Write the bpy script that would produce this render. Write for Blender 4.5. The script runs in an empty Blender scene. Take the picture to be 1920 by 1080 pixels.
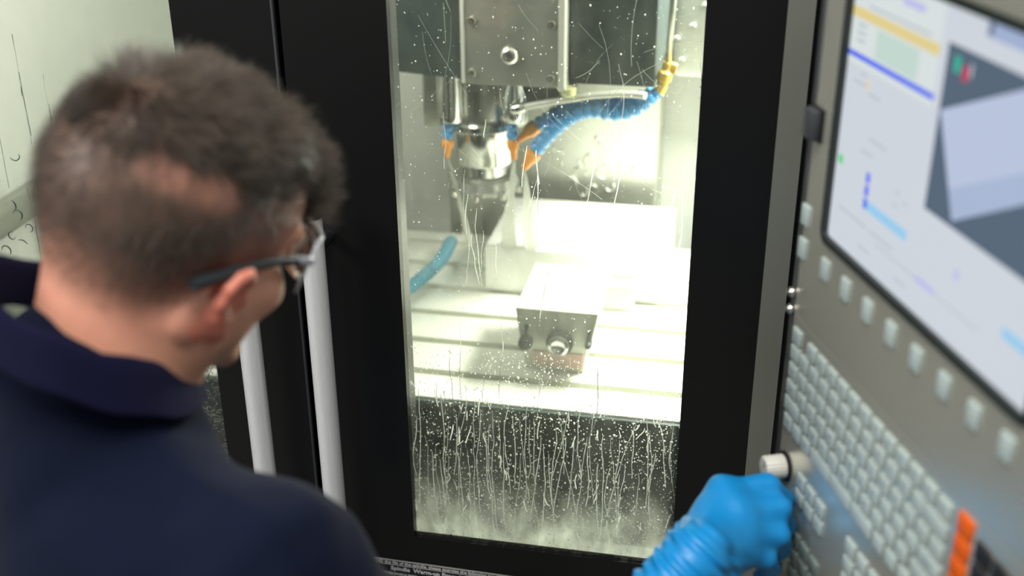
import bpy, bmesh, math, random
import numpy as np
from mathutils import Vector, Matrix
rnd = random.Random(7)
rng = np.random.default_rng(7)
SC = bpy.context.scene
COL = SC.collection
PI = math.pi

# ------------------------------------------------------------------ camera
F_PX = 2218.0
AZ, PT, RO = math.radians(-11.7), math.radians(25.5), math.radians(0.48)
CAM = np.array([0.265, -1.28, 1.9])
fwd = np.array([math.sin(AZ)*math.cos(PT), math.cos(AZ)*math.cos(PT), -math.sin(PT)])
rgt = np.array([math.cos(AZ), -math.sin(AZ), 0.0])
upv = np.cross(rgt, fwd)
cr, sr = math.cos(RO), math.sin(RO)
cx = rgt*cr - upv*sr
cy = upv*cr + rgt*sr
cam = bpy.data.cameras.new('camera')
cam.sensor_width = 36.0
cam.lens = F_PX/1920*36
cam.clip_start = 0.02
cam.dof.use_dof = True
cam.dof.focus_distance = 1.46
cam.dof.aperture_fstop = 3.0
camo = bpy.data.objects.new('camera', cam)
COL.objects.link(camo)
m = Matrix.Identity(4)
for i in range(3):
    m[i][0], m[i][1], m[i][2], m[i][3] = cx[i], cy[i], -fwd[i], CAM[i]
camo.matrix_world = m
SC.camera = camo

# ------------------------------------------------------------------ world, lights, exposure
W = bpy.data.worlds.new('world'); SC.world = W
W.use_nodes = True
W.node_tree.nodes['Background'].inputs[0].default_value = (0.80, 0.86, 0.84, 1)
W.node_tree.nodes['Background'].inputs[1].default_value = 0.34

def area(name, loc, target, sx, sy, power, col=(1, 1, 1)):
    l = bpy.data.lights.new(name, 'AREA'); l.shape = 'RECTANGLE'
    l.size, l.size_y, l.energy, l.color = sx, sy, power, col
    o = bpy.data.objects.new(name, l); COL.objects.link(o)
    o.location = loc
    o.rotation_euler = (Vector(target)-Vector(loc)).to_track_quat('-Z', 'Y').to_euler()
    return o
# hall lights above the aisle, and the lamp and an added fill inside the machine
area('hall_light', (0.05, -1.25, 3.5), (-0.1, -0.6, 1.4), 1.4, 0.8, 66, (1, .97, .93))
area('hall_light', (-2.6, -2.2, 3.2), (-0.2, -0.6, 1.4), 1.2, 1.2, 96, (1, .98, .95))
area('machine_light', (0.42, 0.78, 1.74), (0.02, 0.52, 0.93), 0.4, 0.2, 44, (1, .985, .90))
area('machine_light', (-0.50, 0.40, 1.76), (-0.42, 1.1, 1.1), 0.5, 0.3, 4.2, (1, .985, .90))  # added fill light without a fixture, brightens the left side and back wall
SC.view_settings.view_transform = 'Standard'
SC.view_settings.look = 'None'
SC.view_settings.gamma = 1
SC.view_settings.exposure = 0.0
SC.view_settings.use_curve_mapping = False
SC.cycles.use_denoising = True
SC.cycles.max_bounces = 12
SC.cycles.transparent_max_bounces = 24
SC.cycles.caustics_refractive = False
SC.cycles.caustics_reflective = False
SC.cycles.sample_clamp_indirect = 6

# ------------------------------------------------------------------ materials
MATS = {}
def mat(name, col, rough=.5, metal=0., spec=.5, noise=None, bump=None, sheen=0., sss=0., aniso=0., coat=0.):
    M = bpy.data.materials.new(name); M.use_nodes = True
    nt = M.node_tree; b = nt.nodes['Principled BSDF']
    b.inputs['Base Color'].default_value = (*col, 1)
    b.inputs['Roughness'].default_value = rough
    b.inputs['Metallic'].default_value = metal
    b.inputs['Specular IOR Level'].default_value = spec
    if sheen:
        b.inputs['Sheen Weight'].default_value = sheen; b.inputs['Sheen Roughness'].default_value = .5
    if sss:
        b.inputs['Subsurface Weight'].default_value = sss
        b.inputs['Subsurface Radius'].default_value = (.012, .004, .002)
        b.inputs['Subsurface Scale'].default_value = 1.0
    if coat: b.inputs['Coat Weight'].default_value = coat
    if noise or bump:
        tc = nt.nodes.new('ShaderNodeTexCoord')
        mp = nt.nodes.new('ShaderNodeMapping'); nt.links.new(tc.outputs['Object'], mp.inputs[0])
    if noise:   # (scale xyz, amount)
        sc, amt = noise
        mp.inputs['Scale'].default_value = sc
        n = nt.nodes.new('ShaderNodeTexNoise'); n.inputs['Scale'].default_value = 1; n.inputs['Detail'].default_value = 4
        nt.links.new(mp.outputs[0], n.inputs[0])
        mx = nt.nodes.new('ShaderNodeMix'); mx.data_type = 'RGBA'
        mx.inputs[6].default_value = (*[c*(1-amt) for c in col], 1)
        mx.inputs[7].default_value = (*[min(1, c*(1+amt)) for c in col], 1)
        nt.links.new(n.outputs[0], mx.inputs[0]); nt.links.new(mx.outputs[2], b.inputs['Base Color'])
    if bump:
        sc, st, dist = bump
        mp2 = nt.nodes.new('ShaderNodeMapping'); nt.links.new(tc.outputs['Object'], mp2.inputs[0])
        mp2.inputs['Scale'].default_value = sc
        n2 = nt.nodes.new('ShaderNodeTexNoise'); n2.inputs['Scale'].default_value = 1; n2.inputs['Detail'].default_value = 3
        nt.links.new(mp2.outputs[0], n2.inputs[0])
        bp = nt.nodes.new('ShaderNodeBump'); bp.inputs['Strength'].default_value = st; bp.inputs['Distance'].default_value = dist
        nt.links.new(n2.outputs[0], bp.inputs['Height']); nt.links.new(bp.outputs[0], b.inputs['Normal'])
    MATS[name] = M
    return M
def emit(name, col, st=1.0):
    M = bpy.data.materials.new(name); M.use_nodes = True
    b = M.node_tree.nodes['Principled BSDF']
    b.inputs['Base Color'].default_value = (.02, .02, .02, 1); b.inputs['Roughness'].default_value = .25
    b.inputs['Emission Color'].default_value = (*col, 1); b.inputs['Emission Strength'].default_value = st
    return M
black_paint = mat('black paint', (.0045, .0047, .0046), .34, spec=.38, bump=((260, 260, 260), .10, .0004))
black_rubber = mat('black rubber', (.006, .006, .006), .7, spec=.3)
alu_tube = mat('satin aluminium', (.86, .87, .87), .42, .5, noise=((900, 900, 60), .10), bump=((1500, 1500, 400), .12, .0003))
steel_trim = mat('brushed steel trim', (.27, .28, .24), .42, .7, noise=((5, 5, 6), .12))
panel_steel = mat('brushed panel steel', (.70, .70, .60), .27, .74, noise=((4, 4, 700), .06), bump=((3, 3, 1500), .05, .0002))
housing_mat = mat('dark housing', (.03, .032, .034), .45)
fold_mat = mat('panel edge', (.055, .06, .066), .4, .3)
key_mat = mat('grey key plastic', (.36, .43, .42), .45, noise=((160, 160, 160), .03))
key_shaded = mat('shaded grey key plastic', (.17, .22, .21), .45)  # key colour darkened to paint the shadow and reflection of the glove
key_orange = mat('orange key plastic', (.66, .10, .002), .42)
key_black = mat('black key plastic', (.015, .016, .017), .4)
legend_mat = mat('key legend ink', (.16, .20, .24), .6)
knob_mat = mat('ivory knob plastic', (.58, .57, .50), .42, noise=((120, 120, 120), .05))
bolt_mat = mat('bright bolt', (.75, .70, .66), .22, 1.)
white_wall = mat('white enclosure steel', (.80, .815, .765), .5, noise=((3, 3, 3), .03))
grey_wall = mat('grey way cover steel', (.44, .45, .40), .33, .75, noise=((9, 9, 9), .10))
dark_pit = mat('dark casting paint', (.045, .066, .066), .42, noise=((6, 6, 14), .35))
dark_head = mat('dark head paint', (.022, .033, .034), .40, noise=((9, 9, 9), .22))
head_steel = mat('grey head plate', (.33, .335, .31), .38, .55, noise=((6, 6, 30), .05))
head_edge = mat('pale plate edge', (.66, .66, .60), .4, .2)
chrome = mat('spindle chrome', (.66, .66, .64), .16, 1.)
sleeve = mat('spindle sleeve', (.40, .40, .385), .27, 1.)
table_mat = mat('wet table iron', (.74, .74, .66), .34, .0, noise=((20, 20, 20), .05), coat=.4)
slot_mat = mat('olive slot iron', (.30, .31, .19), .5)  # dark olive iron of the slot bottoms and table body
vise_mat = mat('vise steel', (.62, .63, .54), .30, .15, noise=((18, 18, 18), .05), coat=.3)
block_mat = mat('bright aluminium block', (.86, .86, .81), .35, .1, coat=.2)
dark_metal = mat('dark clamp steel', (.015, .018, .018), .4, .5)
pink_label = mat('faded red label', (.70, .44, .39), .5)
yellow_label = mat('yellow label', (.62, .60, .22), .5)
hose_blue = mat('blue hose plastic', (.05, .33, .74), .3, coat=.4)
hose_blue2 = mat('dull blue hose', (.05, .28, .42), .45)
nozzle_orange = mat('orange nozzle plastic', (.95, .34, .02), .35)
brass = mat('yellow valve', (.85, .55, .10), .3, .4)
olive_cap = mat('olive cap', (.50, .50, .26), .4)
navy = mat('navy cotton', (.0032, .0054, .0165), .9, spec=.08, sheen=.03, noise=((30, 30, 30), .12), bump=((1800, 1800, 1800), .25, .0006))
navy_rib = mat('navy rib knit', (.0060, .0066, .025), .9, spec=.08, sheen=.03, bump=((1500, 1500, 300), .3, .0008))
trouser = mat('charcoal twill', (.02, .021, .024), .9)
shoe_mat = mat('black leather', (.012, .012, .012), .5)
glove_mat = mat('blue nitrile', (.004, .225, .54), .38, spec=.45, noise=((25, 25, 25), .12), bump=((300, 300, 90), .22, .0012), sss=.12)
temple_mat = mat('slate temple plastic', (.010, .014, .018), .5)
bezel_mat = mat('screen bezel', (.014, .020, .018), .4)
sign_black = mat('sign black', (.006, .006, .007), .5)
sign_line = mat('sign border ink', (.34, .33, .29), .5)
sign_text = mat('sign text ink', (.42, .44, .45), .6)
floor_mat = mat('grey floor', (.14, .14, .135), .5, noise=((2, 2, 2), .1))
chip_mat = mat('curled chip steel', (.10, .11, .105), .35, .9)
chip_pale = mat('pale chip', (.78, .78, .70), .3, .5)
hair_mat = mat('brown hair', (.074, .056, .040), .42, spec=.55, noise=((60, 60, 60), .85))
eye_mat = mat('eye white', (.75, .72, .68), .2)

def skin_material():
    M = bpy.data.materials.new('skin'); M.use_nodes = True
    nt = M.node_tree; b = nt.nodes['Principled BSDF']
    a = nt.nodes.new('ShaderNodeAttribute'); a.attribute_name = 'tint'
    nt.links.new(a.outputs['Color'], b.inputs['Base Color'])
    b.inputs['Roughness'].default_value = .48
    b.inputs['Subsurface Weight'].default_value = .25
    b.inputs['Subsurface Radius'].default_value = (.010, .003, .0015)
    b.inputs['Subsurface Scale'].default_value = 1
    return M
skin_mat = skin_material()

def glass_material(name, tint, refl=.04, clear=True):
    # thin clear sheet: straight-through transmission plus a Fresnel mirror
    M = bpy.data.materials.new(name); M.use_nodes = True
    nt = M.node_tree; nt.nodes.clear()
    out = nt.nodes.new('ShaderNodeOutputMaterial')
    mx = nt.nodes.new('ShaderNodeMixShader')
    t = nt.nodes.new('ShaderNodeBsdfTransparent'); t.inputs[0].default_value = (*tint, 1)
    g = nt.nodes.new('ShaderNodeBsdfGlossy'); g.inputs['Roughness'].default_value = .04
    fr = nt.nodes.new('ShaderNodeFresnel'); fr.inputs[0].default_value = 1.45
    nt.links.new(fr.outputs[0], mx.inputs[0]); nt.links.new(t.outputs[0], mx.inputs[1]); nt.links.new(g.outputs[0], mx.inputs[2])
    nt.links.new(mx.outputs[0], out.inputs[0])
    return M
pane_mat = glass_material('window pane', (.93, .96, .93))
lens_mat = glass_material('clear lens', (.90, .91, .94))

def milky(name, col, solid, rough=.1):
    # beads and runs of milky coolant: refracting water with scattering emulsion in it
    M = bpy.data.materials.new(name); M.use_nodes = True
    nt = M.node_tree; nt.nodes.clear()
    out = nt.nodes.new('ShaderNodeOutputMaterial')
    gl = nt.nodes.new('ShaderNodeBsdfGlass'); gl.inputs['IOR'].default_value = 1.33; gl.inputs['Roughness'].default_value = rough
    gl.inputs[0].default_value = (.97, 1, .97, 1)
    tr = nt.nodes.new('ShaderNodeBsdfTranslucent'); tr.inputs[0].default_value = (*col, 1)
    df = nt.nodes.new('ShaderNodeBsdfDiffuse'); df.inputs[0].default_value = (*col, 1)
    m1 = nt.nodes.new('ShaderNodeMixShader'); m1.inputs[0].default_value = .25
    nt.links.new(tr.outputs[0], m1.inputs[1]); nt.links.new(df.outputs[0], m1.inputs[2])
    m2 = nt.nodes.new('ShaderNodeMixShader'); m2.inputs[0].default_value = solid
    nt.links.new(gl.outputs[0], m2.inputs[1]); nt.links.new(m1.outputs[0], m2.inputs[2])
    nt.links.new(m2.outputs[0], out.inputs[0])
    return M
drop_mat = milky('coolant bead', (.93, .96, .90), .5)
run_mat = milky('coolant run', (.80, .86, .80), .35)
jet_mat = milky('coolant jet', (.97, .97, .92), .75)

def film_material():
    # dried and running coolant: patchy, thicker towards the sill of the window where it collects
    M = bpy.data.materials.new('coolant film'); M.use_nodes = True
    nt = M.node_tree; nt.nodes.clear(); L = nt.links.new
    out = nt.nodes.new('ShaderNodeOutputMaterial')
    tc = nt.nodes.new('ShaderNodeTexCoord')
    mp = nt.nodes.new('ShaderNodeMapping'); mp.inputs['Scale'].default_value = (45, 1, 22); L(tc.outputs['Object'], mp.inputs[0])
    n = nt.nodes.new('ShaderNodeTexNoise'); n.inputs['Scale'].default_value = 1; n.inputs['Detail'].default_value = 5; L(mp.outputs[0], n.inputs[0])
    mp2 = nt.nodes.new('ShaderNodeMapping'); mp2.inputs['Scale'].default_value = (26, 1, 14); L(tc.outputs['Object'], mp2.inputs[0])
    n2 = nt.nodes.new('ShaderNodeTexNoise'); n2.inputs['Scale'].default_value = 1; n2.inputs['Detail'].default_value = 6; L(mp2.outputs[0], n2.inputs[0])
    sx = nt.nodes.new('ShaderNodeSeparateXYZ'); L(tc.outputs['Object'], sx.inputs[0])
    cr_ = nt.nodes.new('ShaderNodeValToRGB')     # thickness by height above the sill
    e = cr_.color_ramp.elements
    e[0].position = 0; e[0].color = (.62,)*3+(1,)
    e[1].position = 1; e[1].color = (.015,)*3+(1,)
    for p, v in ((.035, .36), (.065, .20), (.10, .07), (.15, .034), (.20, .05), (.28, .125), (.42, .115), (.55, .045)):
        k = e.new(p); k.color = (v,)*3+(1,)
    L(sx.outputs['Z'], cr_.inputs[0])
    # the top of the puddle line wanders
    ad = nt.nodes.new('ShaderNodeMath'); ad.operation = 'MULTIPLY_ADD'
    L(n2.outputs[0], ad.inputs[0]); ad.inputs[1].default_value = -.10; 
    zz = nt.nodes.new('ShaderNodeMath'); zz.operation = 'ADD'; L(sx.outputs['Z'], zz.inputs[0]); zz.inputs[1].default_value = .05
    L(zz.outputs[0], ad.inputs[2]); L(ad.outputs[0], cr_.inputs[0])
    ml = nt.nodes.new('ShaderNodeMath'); ml.operation = 'MULTIPLY'
    mr = nt.nodes.new('ShaderNodeMapRange'); mr.inputs[1].default_value = .32; mr.inputs[2].default_value = .72; mr.inputs[3].default_value = .6; mr.inputs[4].default_value = 1.5
    L(n.outputs[0], mr.inputs[0]); L(cr_.outputs[0], ml.inputs[0]); L(mr.outputs[0], ml.inputs[1])
    t = nt.nodes.new('ShaderNodeBsdfTransparent')
    a1 = nt.nodes.new('ShaderNodeBsdfTranslucent'); a1.inputs[0].default_value = (.74, .77, .66, 1)
    a2 = nt.nodes.new('ShaderNodeBsdfDiffuse'); a2.inputs[0].default_value = (.74, .77, .66, 1)
    mm = nt.nodes.new('ShaderNodeMixShader'); mm.inputs[0].default_value = .4; L(a1.outputs[0], mm.inputs[1]); L(a2.outputs[0], mm.inputs[2])
    mx = nt.nodes.new('ShaderNodeMixShader'); L(ml.outputs[0], mx.inputs[0]); L(t.outputs[0], mx.inputs[1]); L(mm.outputs[0], mx.inputs[2])
    L(mx.outputs[0], out.inputs[0])
    return M
film_mat = film_material()

# ------------------------------------------------------------------ mesh helpers
class MB:
    def __init__(s): s.v = []; s.f = []; s.mi = []; s.n = 0
    def add(s, v, f, mi=0, M=None):
        v = np.asarray(v, float)
        if M is not None:
            A = np.array(M); v = v @ A[:3, :3].T + A[:3, 3]
        s.v.append(v); s.f += [tuple(i+s.n for i in q) for q in f]; s.mi += [mi]*len(f); s.n += len(v)
        return s
    def box(s, lo, hi, bev=0., mi=0, M=None, seg=2):
        lo, hi = np.array(lo, float), np.array(hi, float)
        bm = bmesh.new(); bmesh.ops.create_cube(bm, size=1)
        for q in bm.verts: q.co = Vector(((lo+hi)/2 + np.array(q.co)*(hi-lo)))
        if bev: bmesh.ops.bevel(bm, geom=bm.edges[:], offset=bev, segments=seg, affect='EDGES', profile=.5)
        bm.verts.index_update()
        v = [tuple(q.co) for q in bm.verts]; f = [[q.index for q in p.verts] for p in bm.faces]; bm.free()
        return s.add(v, f, mi, M)
    def lathe(s, prof, n=32, M=None, mi=0, cap=True, flute=None):
        v = []; f = []
        for (r, z) in prof:
            for i in range(n):
                a = 2*PI*i/n
                rr = r*(1-(flute if flute and i % 2 else 0))
                v.append((rr*math.cos(a), rr*math.sin(a), z))
        k = len(prof)
        for j in range(k-1):
            for i in range(n):
                i2 = (i+1) % n
                f.append((j*n+i, j*n+i2, (j+1)*n+i2, (j+1)*n+i))
        if cap: f.append(tuple(range(n-1, -1, -1))); f.append(tuple((k-1)*n+i for i in range(n)))
        return s.add(v, f, mi, M)
    def tube(s, path, r, n=10, mi=0, M=None):
        P = np.array(path, float); k = len(P)
        rs = np.full(k, r) if np.isscalar(r) else np.array(r)
        T = np.gradient(P, axis=0); T /= np.linalg.norm(T, axis=1)[:, None]+1e-12
        ref = np.array([0, 0, 1.]) if abs(T[0][2]) < .9 else np.array([1., 0, 0])
        N = np.cross(T[0], ref); N /= np.linalg.norm(N)
        v = []
        for i in range(k):
            N = N - T[i]*(N@T[i]); N /= np.linalg.norm(N)+1e-12
            B = np.cross(T[i], N)
            for j in range(n):
                a = 2*PI*j/n
                v.append(P[i]+rs[i]*(math.cos(a)*N+math.sin(a)*B))
        f = [(i*n+j, i*n+(j+1) % n, (i+1)*n+(j+1) % n, (i+1)*n+j) for i in range(k-1) for j in range(n)]
        f.append(tuple(range(n-1, -1, -1))); f.append(tuple((k-1)*n+j for j in range(n)))
        return s.add(v, f, mi, M)
    def prism(s, poly, y0, y1, mi=0, M=None):      # polygon in xz, from y0 to y1
        n = len(poly)
        v = [(x, y0, z) for x, z in poly]+[(x, y1, z) for x, z in poly]
        f = [tuple(range(n)), tuple(range(2*n-1, n-1, -1))]+[(i, n+i, n+(i+1) % n, (i+1) % n) for i in range(n)]
        return s.add(v, f, mi, M)
    def ring(s, outer, inner, y0, y1, mi=0, M=None):   # frame between two loops of equal count, xz plane
        n = len(outer)
        v = [(x, y, z) for y in (y0, y1) for loop in (outer, inner) for x, z in loop]
        f = []
        for i in range(n):
            j = (i+1) % n
            f += [(i, n+i, n+j, j), (2*n+i, 2*n+j, 3*n+j, 3*n+i), (i, j, 2*n+j, 2*n+i), (n+i, 3*n+i, 3*n+j, n+j)]
        return s.add(v, f, mi, M)
    def data(s, name, mats, smooth=False, angle=None):
        me = bpy.data.meshes.new(name)
        me.from_pydata(np.concatenate(s.v).tolist() if s.v else [], [], s.f)
        for q in (mats if isinstance(mats, (list, tuple)) else [mats]): me.materials.append(q)
        me.polygons.foreach_set('material_index', s.mi)
        bm = bmesh.new(); bm.from_mesh(me); bmesh.ops.recalc_face_normals(bm, faces=bm.faces[:]); bm.to_mesh(me); bm.free()
        if smooth:
            me.polygons.foreach_set('use_smooth', [True]*len(me.polygons))
            if angle: me.set_sharp_from_angle(angle=math.radians(angle))
        me.update()
        return me
    def obj(s, name, mats, parent=None, smooth=False, angle=None, loc=None):
        return link(name, s.data(name, mats, smooth, angle), parent, loc)
def link(name, me, parent=None, loc=None, rot=None):
    o = bpy.data.objects.new(name, me); COL.objects.link(o)
    if parent: o.parent = parent
    if loc is not None: o.location = loc
    if rot is not None: o.rotation_euler = rot
    return o
def tag(o, label, cat=None, group=None, kind=None):
    o['label'] = label
    if cat: o['category'] = cat
    if group: o['group'] = group
    if kind: o['kind'] = kind
    return o
def thing(name, label, cat, loc=(0, 0, 0), rot=(0, 0, 0), group=None, kind=None):
    o = link(name, None, None, loc, rot)
    o.empty_display_size = .05
    return tag(o, label, cat, group, kind)
def rrect(x0, x1, z0, z1, r, n=6):
    p = []
    for (a, b, t) in ((x1-r, z0+r, -90), (x1-r, z1-r, 0), (x0+r, z1-r, 90), (x0+r, z0+r, 180)):
        for i in range(n+1):
            q = math.radians(t+90*i/n); p.append((a+r*math.cos(q), b+r*math.sin(q)))
    return p
def text_mesh(name, body, size, m, parent, loc, rot=(PI/2, 0, 0), align='LEFT', ext=.0002, bold=0., sx=1.):
    c = bpy.data.curves.new(name, 'FONT'); c.body = body; c.size = size; c.align_x = align; c.align_y = 'CENTER'
    c.extrude = ext; c.offset = bold; c.resolution_u = 2
    t = bpy.data.objects.new(name+'_src', c); COL.objects.link(t)
    dg = bpy.context.evaluated_depsgraph_get()
    me = bpy.data.meshes.new_from_object(t.evaluated_get(dg))
    bpy.data.objects.remove(t)
    me.materials.clear(); me.materials.append(m)
    o = link(name, me, parent, loc, rot)
    o.scale = (sx, 1, 1)
    return o
def frame_to(z):      # matrix whose z axis is the given direction
    return Vector(z).to_track_quat('Z', 'Y').to_matrix().to_4x4()
def TM(loc, z=(0, 0, 1)): return Matrix.Translation(Vector(loc)) @ frame_to(z)

#BODY
# ------------------------------------------------------------------ machine shell (the setting)
def struct(name, mb, m, label, parent=None, **k):
    o = mb.obj(name, m, parent, **k); o['kind'] = 'structure'; o['label'] = label
    return o
struct('floor', MB().box((-12, -12, -.05), (12, 12, 0)), floor_mat, 'grey workshop floor in front of the machine')
struct('wall_left', MB().box((-.97, .05, .4), (-.95, 1.14, 1.88)), white_wall, 'pale inner side sheet of the machine, seen behind the left window')
rb = MB().box((-.95, .06, 1.135), (-.925, 1.1, 1.19), .006); rb.box((-.95, .06, .55), (-.87, 1.1, 1.04), .01)
o = rb.obj('ledge', grey_wall, bpy.data.objects['wall_left'], True, 40)
struct('wall_right', MB().box((.75, .05, .4), (.77, 1.14, 1.88)), white_wall, 'pale inner side sheet of the machine behind the control panel')
wb = struct('wall_back', MB().box((-.97, 1.12, .4), (.77, 1.14, 1.88)), white_wall, 'white rear sheet inside the machine')
MB().box((-.345, 1.0, .90), (.098, 1.12, 1.87), .012).obj('way_cover', grey_wall, wb, True, 40)
MB().box((.112, .98, 1.275), (.75, 1.12, 1.87), .02).obj('upper_cover', grey_wall, wb, True, 40)
pk = MB()  # stuck chips, their out-of-focus highlights put into the pale colour
for i in range(18):
    a = Vector((rnd.gauss(-.03, .05), .999, rnd.gauss(1.07, .05)))
    pk.tube([a+Vector((.012*math.cos(t)*s, -.002, .012*math.sin(t)*s)) for s in [rnd.uniform(.3, 1)] for t in np.linspace(0, 3.4, 7)+rnd.uniform(0, 6)], .0017, 5)
for i in range(5):
    a = Vector((rnd.uniform(.12, .2), .978, rnd.uniform(1.30, 1.42)))
    pk.tube([a+Vector((.005*math.cos(t), -.002, .005*math.sin(t))) for t in np.linspace(0, 3, 6)], .0015, 5)
tag(pk.obj('metal_swarf', chip_pale, wb, True), 'chips stuck on the rear covers, coloured pale for their blurred highlights', kind='stuff')
struct('ceiling', MB().box((-.97, .05, 1.88), (.77, 1.14, 1.9)), white_wall, 'top sheet of the machine enclosure')
fw = MB().box((-.97, .0, 0), (.325, .06, .695)); fw.box((-.97, 0, 1.86), (.325, .06, 2.0))
fw.box((.326, .004, 0), (1.2, .06, 2.0)); fw.box((-1.1, .0, 0), (-.91, .06, 2.0))
fw.box((-.295, .0345, .69), (-.25, .05, 1.86))  # added black seal behind the door seam, keeps inside light from leaking
struct('wall_front', fw, black_paint, 'black painted front of the machine around the sliding doors')
struct('trim_1', MB().box((.2982, -.012, .2), (.3265, .03, 2.0)), steel_trim, 'upright steel strip between the right door and the control panel', smooth=True, angle=40)
struct('wall_lower', MB().box((-.95, .06, .38), (.75, 1.12, .4)), dark_pit, 'dark floor of the chip tray')

# ------------------------------------------------------------------ sliding doors
def door(name, label, xl, gl, gr, xr, hx, strip, stock=(.69, 1.85), glz=(.8835, 1.76)):
    d = thing(name, label, None, ((xl+xr)/2, 0, .69)); del_ = d.location
    d['kind'] = 'structure'
    off = Matrix.Translation(-Vector(del_))
    def P(mb): 
        for a in mb.v: a -= np.array(del_)
        return mb
    fr = MB().ring([(xl, stock[0]), (xr, stock[0]), (xr, stock[1]), (xl, stock[1])], [(gl, glz[0]), (gr, glz[0]), (gr, glz[1]), (gl, glz[1])], -.003, .034)
    P(fr).obj('door_frame', black_paint, d)
    P(MB().box((gl-.006, .004, glz[0]-.006), (gr+.006, .010, glz[1]+.006))).obj('window_pane', pane_mat, d)
    sp = [(gl, glz[0]-.002)]; n = 90
    low = [(gl+(gr-gl)*i/n, glz[0]-.002) for i in range(n+1)]
    hi = [(x, glz[0]+max(.0006, rnd.gauss(.0026, .0019))) for x, z in low]
    sb = MB(); v = [(x, .0012, z) for x, z in low]+[(x, .0012, z) for x, z in hi]+[(x, .0038, z) for x, z in low]+[(x, .0038, z) for x, z in hi]
    k = n+1; f = []
    for i in range(n): f += [(i, i+1, k+i+1, k+i), (2*k+i, 3*k+i, 3*k+i+1, 2*k+i+1), (k+i, k+i+1, 3*k+i+1, 3*k+i)]
    sb.add(v, f); P(sb).obj('sealant_bead', black_rubber, d)
    if strip is not None:
        P(MB().box((strip-.0016, -.0045, stock[0]), (strip+.0016, .002, stock[1]), .0008)).obj('edge_strip', fold_mat, d)
    h = P(MB().tube([(hx, -.06, .72), (hx, -.06, 1.377)], .0142, 28)).obj('handle', alu_tube, d, True, 50)
    for (a, b) in ((1.377, 1.3835), (.7135, .72)):
        P(MB().lathe([(.0125, a), (.0146, a+.0008), (.0146, b-.001), (.012, b)], 28, TM((hx, -.06, 0)))).obj('end_cap', black_rubber, h, True, 40)
    for z in (.80, 1.33):
        P(MB().tube([(hx, -.058, z), (hx, -.002, z)], .008, 16)).obj('standoff', dark_metal, h, True, 50)
    return d
d1 = door('door_1', 'left sliding door, black framed, mostly behind the man', -.905, -.80, -.4045, -.2765, -.3245, -.2775)
d2 = door('door_2', 'right sliding door, black framed, with the wet window', -.2685, -.1407, .2135, .298, -.2300, None)

# ------------------------------------------------------------------ warm-up sign on the right door
sg = thing('instruction_sign', 'black sign with white spindle warm-up text, low on the door under the wet window', 'sign', (-.262, -.0035, .8425), (0, math.radians(1.0), 0))
MB().box((0, -.001, -.135), (.345, 0, 0), .0004).obj('sign_plate', sign_black, sg)
fr = MB()
for a in ((0, -.0012, -.0026, .345, -.0007), (0, -.0012, -.0100, .345, -.0090), (0, -.0012, -.021, .040, -.0202), (.0, -.0012, -.1345, .345, -.1335)):
    fr.box((a[0], -.0013, a[2]), (a[3], -.0009, a[4]))
for z in (-.030, -.040, -.050, -.060): fr.box((.042, -.0013, z), (.345, -.0009, z+.0005))
for x in (.0415, .083, .16): fr.box((x, -.0013, -.0975), (x+.0005, -.0009, -.021))
fr.obj('sign_border', sign_line, sg)
L1 = 'EXTEND the life of the spindle, please exercise the following spindle Warm-up'
text_mesh('sign_text', L1, .0071, sign_text, sg, (.047, -.0012, -.0058), bold=.00012)
text_mesh('sign_text', 'Spindle  Warm-up Procedure', .0092, sign_text, sg, (.085, -.0012, -.0157), bold=.00025, sx=1.05)
text_mesh('sign_text', 'CONDITIONS', .0066, sign_text, sg, (.047, -.0012, -.0255), bold=.0001)
text_mesh('sign_text', 'SPINDLE SPEED', .0052, sign_text, sg, (.0885, -.0012, -.0255), bold=.0001)

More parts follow.
